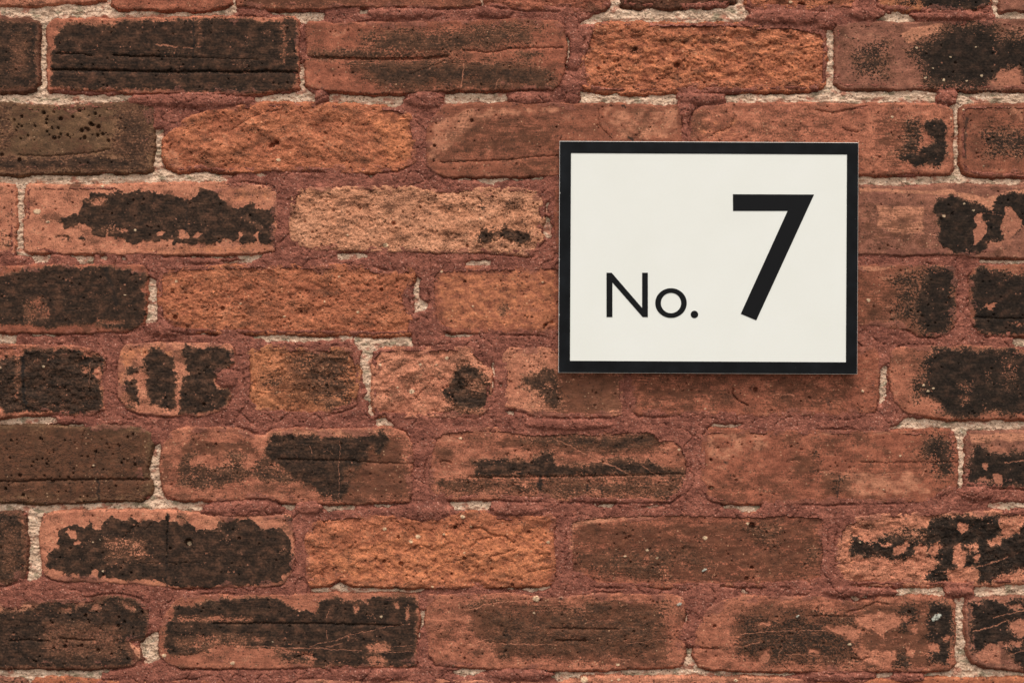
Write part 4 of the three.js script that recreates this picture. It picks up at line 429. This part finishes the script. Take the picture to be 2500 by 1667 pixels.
// joints
const TW = 2048, TH = 1366, TU = 2560, TV = 1707.5;
{
  const rc = new Uint8Array(TW * TH * 4), rb = new Uint8Array(TW * TH * 4), pc = new Uint8Array(TW * TH * 4), pb = new Uint8Array(TW * TH * 4);
  for (let j = 0; j < TH; j++) for (let i = 0; i < TW; i++) {
    const x = i * PX, y = j * PX, o = (j * TW + i) * 4;
    const b1 = fbm(x / 70, y / 50 + 40, 3), m1 = fbm(x / 16 + 9, y / 13, 3), g1 = n2(x / 3.2, y / 3.2 + 5), g2 = n2(x / 1.8 + 3, y / 1.8);
    const w1 = worley(x / 6.5, y / 6.5), id = WID, g3 = n2(x / 5.5 + 60, y / 5.5);
    let t = clamp(0.5 + b1 * 0.7 + m1 * 0.5, 0, 1);
    C[0] = 111 + 46 * t; C[1] = 66 + 31 * t; C[2] = 55 + 25 * t;
    if (id < 0.16 && w1 < 0.3) mixC(206, 160, 140, 0.75 * (1 - sst(0.1, 0.3, w1))); else if (id > 0.86 && w1 < 0.34) mixC(66, 38, 34, 0.55 * (1 - sst(0.15, 0.34, w1)));
    let s = 1 + g1 * 0.22 + g2 * 0.18 + m1 * 0.18;
    rc[o] = clamp(C[0] * s, 8, 250); rc[o + 1] = clamp(C[1] * s, 8, 250); rc[o + 2] = clamp(C[2] * s, 8, 250); rc[o + 3] = 255;
    rb[o] = rb[o + 1] = rb[o + 2] = clamp(127 + g1 * 46 + g2 * 30 + g3 * 46, 0, 255); rb[o + 3] = 255;
    t = clamp(0.5 + b1 * 0.5 + m1 * 0.7, 0, 1);
    C[0] = 194 + 40 * t; C[1] = 160 + 38 * t; C[2] = 134 + 36 * t;
    const rd = fbm(x / 40 + 80, y / 26, 3), gy = fbm(x / 34, y / 18 + 120, 3);
    mixC(170, 106, 86, 0.75 * sst(0.12, 0.45, rd)); mixC(146, 130, 106, 0.85 * sst(0.1, 0.45, gy));
    if (id > 0.86 && w1 < 0.36) mixC(84, 68, 58, 0.7 * (1 - sst(0.15, 0.36, w1))); else if (id < 0.12 && w1 < 0.3) mixC(240, 226, 206, 0.8 * (1 - sst(0.12, 0.3, w1)));
    s = 1 + g1 * 0.1 + g2 * 0.08 + m1 * 0.08;
    pc[o] = clamp(C[0] * s, 8, 250); pc[o + 1] = clamp(C[1] * s, 8, 250); pc[o + 2] = clamp(C[2] * s, 8, 250); pc[o + 3] = 255;
    pb[o] = pb[o + 1] = pb[o + 2] = clamp(127 + g1 * 40 + g2 * 22 + g3 * 60, 0, 255); pb[o + 3] = 255;
  }
  const rep = (t) => { t.wrapS = t.wrapT = THREE.RepeatWrapping; return t; };
  const redM = new THREE.MeshPhysicalMaterial({ specularIntensity: 0.2, map: rep(tex(rc, TW, TH, true)), bumpMap: rep(tex(rb, TW, TH)), bumpScale: 0.0012, roughness: 0.95 });
  const paleM = new THREE.MeshPhysicalMaterial({ specularIntensity: 0.2, map: rep(tex(pc, TW, TH, true)), bumpMap: rep(tex(pb, TW, TH)), bumpScale: 0.0018, roughness: 0.95 });
  const N = GW * GH, hr = new Float32Array(N), hp = new Float32Array(N), kr = new Uint8Array(N), kp = new Uint8Array(N);
  for (let j = 0; j < GH; j++) for (let i = 0; i < GW; i++) {
    const k = j * GW + i, d = gridD[k]; if (d > 14) continue;
    const x = GX0 + i * GSTEP, y = GY0 + j * GSTEP;
    const wx = x + n2(x / 22, y / 22) * 5 + n2(x / 8, y / 8 + 30) * 3, wy = y + n2(x / 22 + 70, y / 22) * 4 + n2(x / 8 + 20, y / 8) * 2.4;
    let lump = 0; for (const q of LUMPS) { const u = (wx - q[0]) / q[2], v = (wy - q[1]) / q[3], e2 = u * u + v * v; if (e2 < 1) lump = Math.max(lump, Math.sqrt(1 - e2) * 2.6 + 0.2); }
    let pd = -60; for (const q of PALE) if (inB(q.b, wx, wy, 40)) { const v = sdPoly(q.p, wx, wy); if (v > pd) pd = v; }
    if (lump) pd = Math.min(pd, -lump * 6);
    const big = fbm(x / 55 + 11, y / 30, 3), mid = fbm(x / 14, y / 9 + 14, 3), fin = fbm(x / 6, y / 5 + 8, 2), rg = 1 - Math.abs(n2(x / 30 + 5, y / 11)) * 2;
    // pale lime mortar: set back and craggy
    const st = fbm(x / 30 + 200, y / 10, 3) * 3, fl = Math.floor(st);
    hp[k] = -2.9 + big * 1.0 + mid * 0.7 + fin * 0.35 + (fl + sst(0.3, 0.7, st - fl)) * 0.45 - Math.max(0, rg - 0.75) * 2.2;
    // red pointing mortar: nearly flush, rounded at its own edges, parted from some bricks by a shrinkage gap
    const rd = -pd, e = clamp(rd / 9, 0, 1), q1 = 1 - e;
    let z = -0.45 + big * 0.95 + mid * 0.5 + fin * 0.32 - (1 - Math.sqrt(1 - q1 * q1)) * 3.2;
    if (rd < 0) z += rd * 1.1;
    if (lump) z += lump;
    const under = sst(0, 5, (j > 2 ? gridD[k - 3 * GW] : -99) - (j + 3 < GH ? gridD[k + 3 * GW] : -99));
    const cr = Math.abs(n2(x / 60 + 300, y / 60)); if (cr < 0.02) z -= 1.8 * (1 - cr / 0.02);
    const gap = sst(0.22, 0.55, n2(x / 110 + 400, y / 40) + 0.35 * mid + under * 0.22), near = sst(3, 0.4, Math.abs(d + 1 + fin * 2));
    hr[k] = z - gap * near * 2; hp[k] -= near * 0.9 * sst(-0.2, 0.3, n2(x / 40 + 500, y / 20)) + under * sst(-7, -1.5, d) * 3.2 * sst(-0.5, 0.1, n2(x / 50 + 700, y / 50));
    kr[k] = rd > -6 ? 1 : 0; kp[k] = rd < 16 ? 1 : 0;
  }
  const X = (k) => GX0 + (k % GW) * GSTEP, Y = (k) => GY0 + Math.floor(k / GW) * GSTEP, uv = (k, o) => o.push(X(k) / TU, Y(k) / TV);
  const zc = (a) => (k) => Math.max(-11, a[k] || -11) / 1000;
  part('pale_mortar', meshFrom(GW, GH, kp, (k) => WX(X(k)), (k) => WY(Y(k)), zc(hp), uv), paleM).userData = { kind: 'stuff', label: 'craggy pale lime mortar set back between the bricks' };
  part('red_mortar', meshFrom(GW, GH, kr, (k) => WX(X(k)), (k) => WY(Y(k)), zc(hr), uv), redM).userData = { kind: 'stuff', label: 'grainy dull red pointing mortar in the joints' };
}

// the wall goes on around the part in view
{
  const r = rng(99), mat = new THREE.MeshStandardMaterial({ vertexColors: true, roughness: 0.93 });
  const tones = ['red', 'rust', 'pink', 'orange', 'dark', 'red', 'brown'], faces = ['smooth', 'rough', 'rough', 'lump', 'spall'];
  const inside = (x0, y0, x1, y1) => x1 > -300 && x0 < 2780 && y1 > -160 && y0 < 1830;
  const lin = (v) => { v = clamp(v, 0, 255) / 255; return v <= 0.04045 ? v / 12.92 : Math.pow((v + 0.055) / 1.055, 2.4); };
  const far = [];
  for (let c = -9; c < 19; c++) for (let i = -4; i < 8; i++) {
    const x0 = -290 + i * 642 + ((c & 1) ? 0 : 300), y0 = -150 + c * 198.6, x1 = x0 + 606, y1 = y0 + 170;
    let a0 = x0, a1 = x1;
    if (y1 > -160 && y0 < 1830) { if (x0 < -300 && x1 > -300) a1 = Math.min(x1, -330); if (x1 > 2780 && x0 < 2780) a0 = Math.max(x0, 2810); if (a1 - a0 < 90 || inside(a0, y0, a1, y1)) continue; }
    const near = a1 > -1000 && a0 < 3500 && y1 > -560 && y0 < 2240;
    if (!near) { far.push([(a0 + a1) / 2, (y0 + y1) / 2, a1 - a0, 170]); continue; }
    const b = { id: '00', course: c, tone: tones[Math.floor(r() * 7)], face: faces[Math.floor(r() * 5)], f: {}, seed: 200 + Math.floor(r() * 900), lift: (r() - 0.5) * 1.6 };
    b.out = [a0, y0 + 10, a0 + 12, y0, a1 - 12, y0 + (r() - 0.5) * 8, a1, y0 + 12, a1, y1 - 10, a1 - 10, y1, a0 + 14, y1 + (r() - 0.5) * 8, a0, y1 - 12];
    prep(b);
    if (r() < 0.55) { const p = [a0 + r() * 200, y0 + r() * 50, a1 - r() * 160, y0 + r() * 40, a1 - r() * 120, y1 - r() * 40, a0 + r() * 160, y1 - r() * 50]; b.k = [{ a: 0.55 + r() * 0.5, e: 10, p, b: bounds(p) }]; }
    const st = 4.6, M = 8, nx = Math.ceil((a1 - a0 + 2 * M) / st) + 1, ny = Math.ceil((y1 - y0 + 2 * M) / st) + 1, keep = new Uint8Array(nx * ny), z = new Float32Array(nx * ny), cc = new Float32Array(nx * ny * 3);
    for (let k = 0; k < nx * ny; k++) { brickAt(b, a0 - M + (k % nx) * st, y0 - M + Math.floor(k / nx) * st); z[k] = Math.max(-14, H) / 1000; keep[k] = D > -5 ? 1 : 0; for (let q = 0; q < 3; q++) cc[k * 3 + q] = lin(C[q]); }
    part(brickName(), meshFrom(nx, ny, keep, (k) => WX(a0 - M + (k % nx) * st), (k) => WY(y0 - M + Math.floor(k / nx) * st), (k) => z[k], null, (k, o) => o.push(cc[k * 3], cc[k * 3 + 1], cc[k * 3 + 2])), mat);
  }
  const g = new RoundedBoxGeometry(1, 1, 1, 2, 0.03), fm = new THREE.MeshStandardMaterial({ color: 0xffffff, roughness: 0.93 });
  const im = new THREE.InstancedMesh(g, fm, far.length), m = new THREE.Matrix4(), col = new THREE.Color();
  far.forEach(([x, y, w, h], i) => {
    m.makeScale(w * S, h * S, 0.06).setPosition(WX(x), WY(y), -0.03 + (r() - 0.5) * 0.002); im.setMatrixAt(i, m);
    const t = TONES[tones[Math.floor(r() * 7)]], q = r(); col.setRGB(lin(t[1][0] + (t[0][0] - t[1][0]) * q), lin(t[1][1] + (t[0][1] - t[1][1]) * q), lin(t[1][2] + (t[0][2] - t[1][2]) * q)); im.setColorAt(i, col);
  });
  im.name = 'outlying_bricks'; im.userData.kind = 'stuff'; im.castShadow = im.receiveShadow = true; wall.add(im);
  const topY = WY(-9 * 198.6 - 160), botY = 0, W = 12 * 642 * S + 0.2;
  const core = new THREE.BoxGeometry(W, topY - botY, 0.2); core.translate(WX(2100), (topY + botY) / 2, -0.1 - 0.0075);
  part('wall_core', core, new THREE.MeshStandardMaterial({ color: 0xb09078, roughness: 0.95 }));
}

/* ------------------------------------------------ ground in front of the wall */
{
  const g = new THREE.PlaneGeometry(120, 120); g.rotateX(-Math.PI / 2);
  const n = 256, a = new Uint8Array(n * n * 4);
  for (let i = 0; i < n * n; i++) { const v = 88 + 16 * fbm((i % n) / 30, Math.floor(i / n) / 30, 4) + 14 * n2((i % n) / 2, Math.floor(i / n) / 2); a[i * 4] = v; a[i * 4 + 1] = v * 0.97; a[i * 4 + 2] = v * 0.92; a[i * 4 + 3] = 255; }
  const t = tex(a, n, n, true); t.wrapS = t.wrapT = THREE.MirroredRepeatWrapping; t.repeat.set(80, 80);
  const o = new THREE.Mesh(g, new THREE.MeshStandardMaterial({ map: t, roughness: 0.95 })); o.name = 'pavement'; o.userData.kind = 'structure'; o.userData.label = 'grey pavement at the foot of the wall'; o.receiveShadow = true; scene.add(o);
}

/* ------------------------------------------------ the number sign */
{
  const NEAR = 0.9949, cx = 1730.2, cy = 628.9, W = 730.5 * S, Hh = 565.6 * S, BACK = 0.0042, TH_ = 0.004;
  const sign = new THREE.Group(); sign.name = 'number_sign';
  sign.userData = { label: 'white rectangular sign with black border reading No. 7 on the brick wall', category: 'sign' };
  sign.position.set(WX(1250 + (cx - 1250) * NEAR), WY(833.5 + (cy - 833.5) * NEAR), 0); sign.scale.set(NEAR, NEAR, 1); sign.rotation.z = -0.3 * Math.PI / 180; scene.add(sign);
  const ca = Math.cos(0.3 * Math.PI / 180), sa = Math.sin(0.3 * Math.PI / 180);
  const L = (x, y) => { const u = (x - cx) * S, v = -(y - cy) * S; return [u * ca - v * sa, u * sa + v * ca]; };        // wall survey to the sign's own axes
  const F = (id, p) => { const q = sheet(id, p), o = []; for (let i = 0; i < q.length; i += 2) o.push(L(q[i], q[i + 1])); return o; };
  const n = 512, a = new Uint8Array(n * n * 4), k = new Uint8Array(n * n * 4);
  for (let i = 0; i < n * n; i++) {
    const x = i % n, y = Math.floor(i / n), v = fbm(x / 90, y / 90, 4), w = worley(x / 15, y / 15), sp = WID < 0.004 && w < 0.07 ? 0.8 : 1, f = n2(x / 3, y / 3);
    a[i * 4] = (238 + v * 2.5 + f) * sp; a[i * 4 + 1] = (237 + v * 2.5 + f) * sp; a[i * 4 + 2] = (229 + v * 3.5 + f) * sp; a[i * 4 + 3] = 255;
    const q = fbm(x / 30 + 70, y / 34, 4), d = WID < 0.06 && w < 0.06 ? 40 : 0; k[i * 4] = 16 + q * 13 + d; k[i * 4 + 1] = 17.5 + q * 14 + d; k[i * 4 + 2] = 20 + q * 15 + d; k[i * 4 + 3] = 255;
  }
  { const r = rng(41); for (let q = 0; q < 26; q++) { const row = Math.floor(90 + r() * 330), len = 1 + Math.floor(r() * r() * 6), c = r() < 0.75 ? 500 : 11; for (let y = row; y < row + len; y++) for (let x = c; x < c + 1 + Math.floor(r() * 2); x++) { const o = (y * n + x) * 4; k[o] = 190; k[o + 1] = 184; k[o + 2] = 172; } } }
  const white = new THREE.MeshPhysicalMaterial({ map: tex(a, n, n, true), roughness: 0.5 });
  const black = new THREE.MeshPhysicalMaterial({ map: tex(k, n, n, true), roughness: 0.36, specularIntensity: 0.3 });
  const ink = new THREE.MeshPhysicalMaterial({ color: new THREE.Color(0x0e0e10), roughness: 0.45, specularIntensity: 0.35 });
  const add = (name, shape, depth, z, m, bevel, label) => {
    const g = new THREE.ExtrudeGeometry(shape, { depth: depth - 2 * bevel, bevelEnabled: bevel > 0, bevelSize: bevel, bevelThickness: bevel, bevelOffset: -bevel, bevelSegments: 2, curveSegments: 40 });
    g.translate(0, 0, z + bevel); const p = g.attributes.position, uv = g.attributes.uv; for (let i = 0; i < p.count; i++) uv.setXY(i, p.getX(i) / 0.26 + 0.5, p.getY(i) / 0.26 + 0.5);
    const o = part(name, g, m, sign); if (label) o.userData.label = label; return o;
  };
  const rect = (w, h) => [[-w / 2, -h / 2], [w / 2, -h / 2], [w / 2, h / 2], [-w / 2, h / 2]];
  const shp = (pts) => new THREE.Shape(pts.map((p) => new THREE.Vector2(p[0], p[1])));
  add('panel', shp(rect(W, Hh)), TH_, BACK, white, 0.0003);
  const bo = shp(rect(W - 1.4 * S, Hh - 1.8 * S)); bo.holes.push(new THREE.Path(rect(674.4 * S, 507 * S).map((p) => new THREE.Vector2(p[0], p[1]))));
  const Z = BACK + TH_ + 0.00002;
  add('border', bo, 0.00025, Z, black, 0, 'black border around the white face');
  add('letter', shp(F('11', [1815,735, 1850,735, 2056,973, 2056,735, 2095,735, 2095,1035, 2060,1035, 1855,801, 1855,1035, 1815,1035])), 0.0002, Z, ink, 0, 'black letter N');
  const oc = L(1638.6, 739.7), os = new THREE.Shape().absellipse(oc[0], oc[1], 38.5 * S, 36.3 * S, 0, Math.PI * 2), oh = new THREE.Path().absellipse(oc[0], oc[1], 24.8 * S, 24.7 * S, 0, Math.PI * 2, true); os.holes.push(oh);
  add('letter', os, 0.0002, Z, ink, 0, 'black small letter o');
  const dc = L(1695.9, 767.5); add('full_stop', new THREE.Shape().absellipse(dc[0], dc[1], 9.1 * S, 9.1 * S, 0, Math.PI * 2), 0.0002, Z, ink, 0, 'black round full stop');
  add('numeral', shp(F('12', [387,205, 936,207, 545,1057, 440,1013, 757,318, 388,318])), 0.0002, Z, ink, 0, 'large black numeral 7');
  // four stand-off spacers hold it off the uneven bricks
  const sg = new THREE.CylinderGeometry(0.006, 0.006, BACK + 0.006, 16); sg.rotateX(Math.PI / 2);
  for (const [u, v] of [[-1, -1], [1, -1], [-1, 1], [1, 1]]) { const o = part('spacer', sg, black, sign); o.position.set(u * W * 0.4, v * Hh * 0.36, (BACK - 0.006) / 2); }
}

renderer.render(scene, camera);
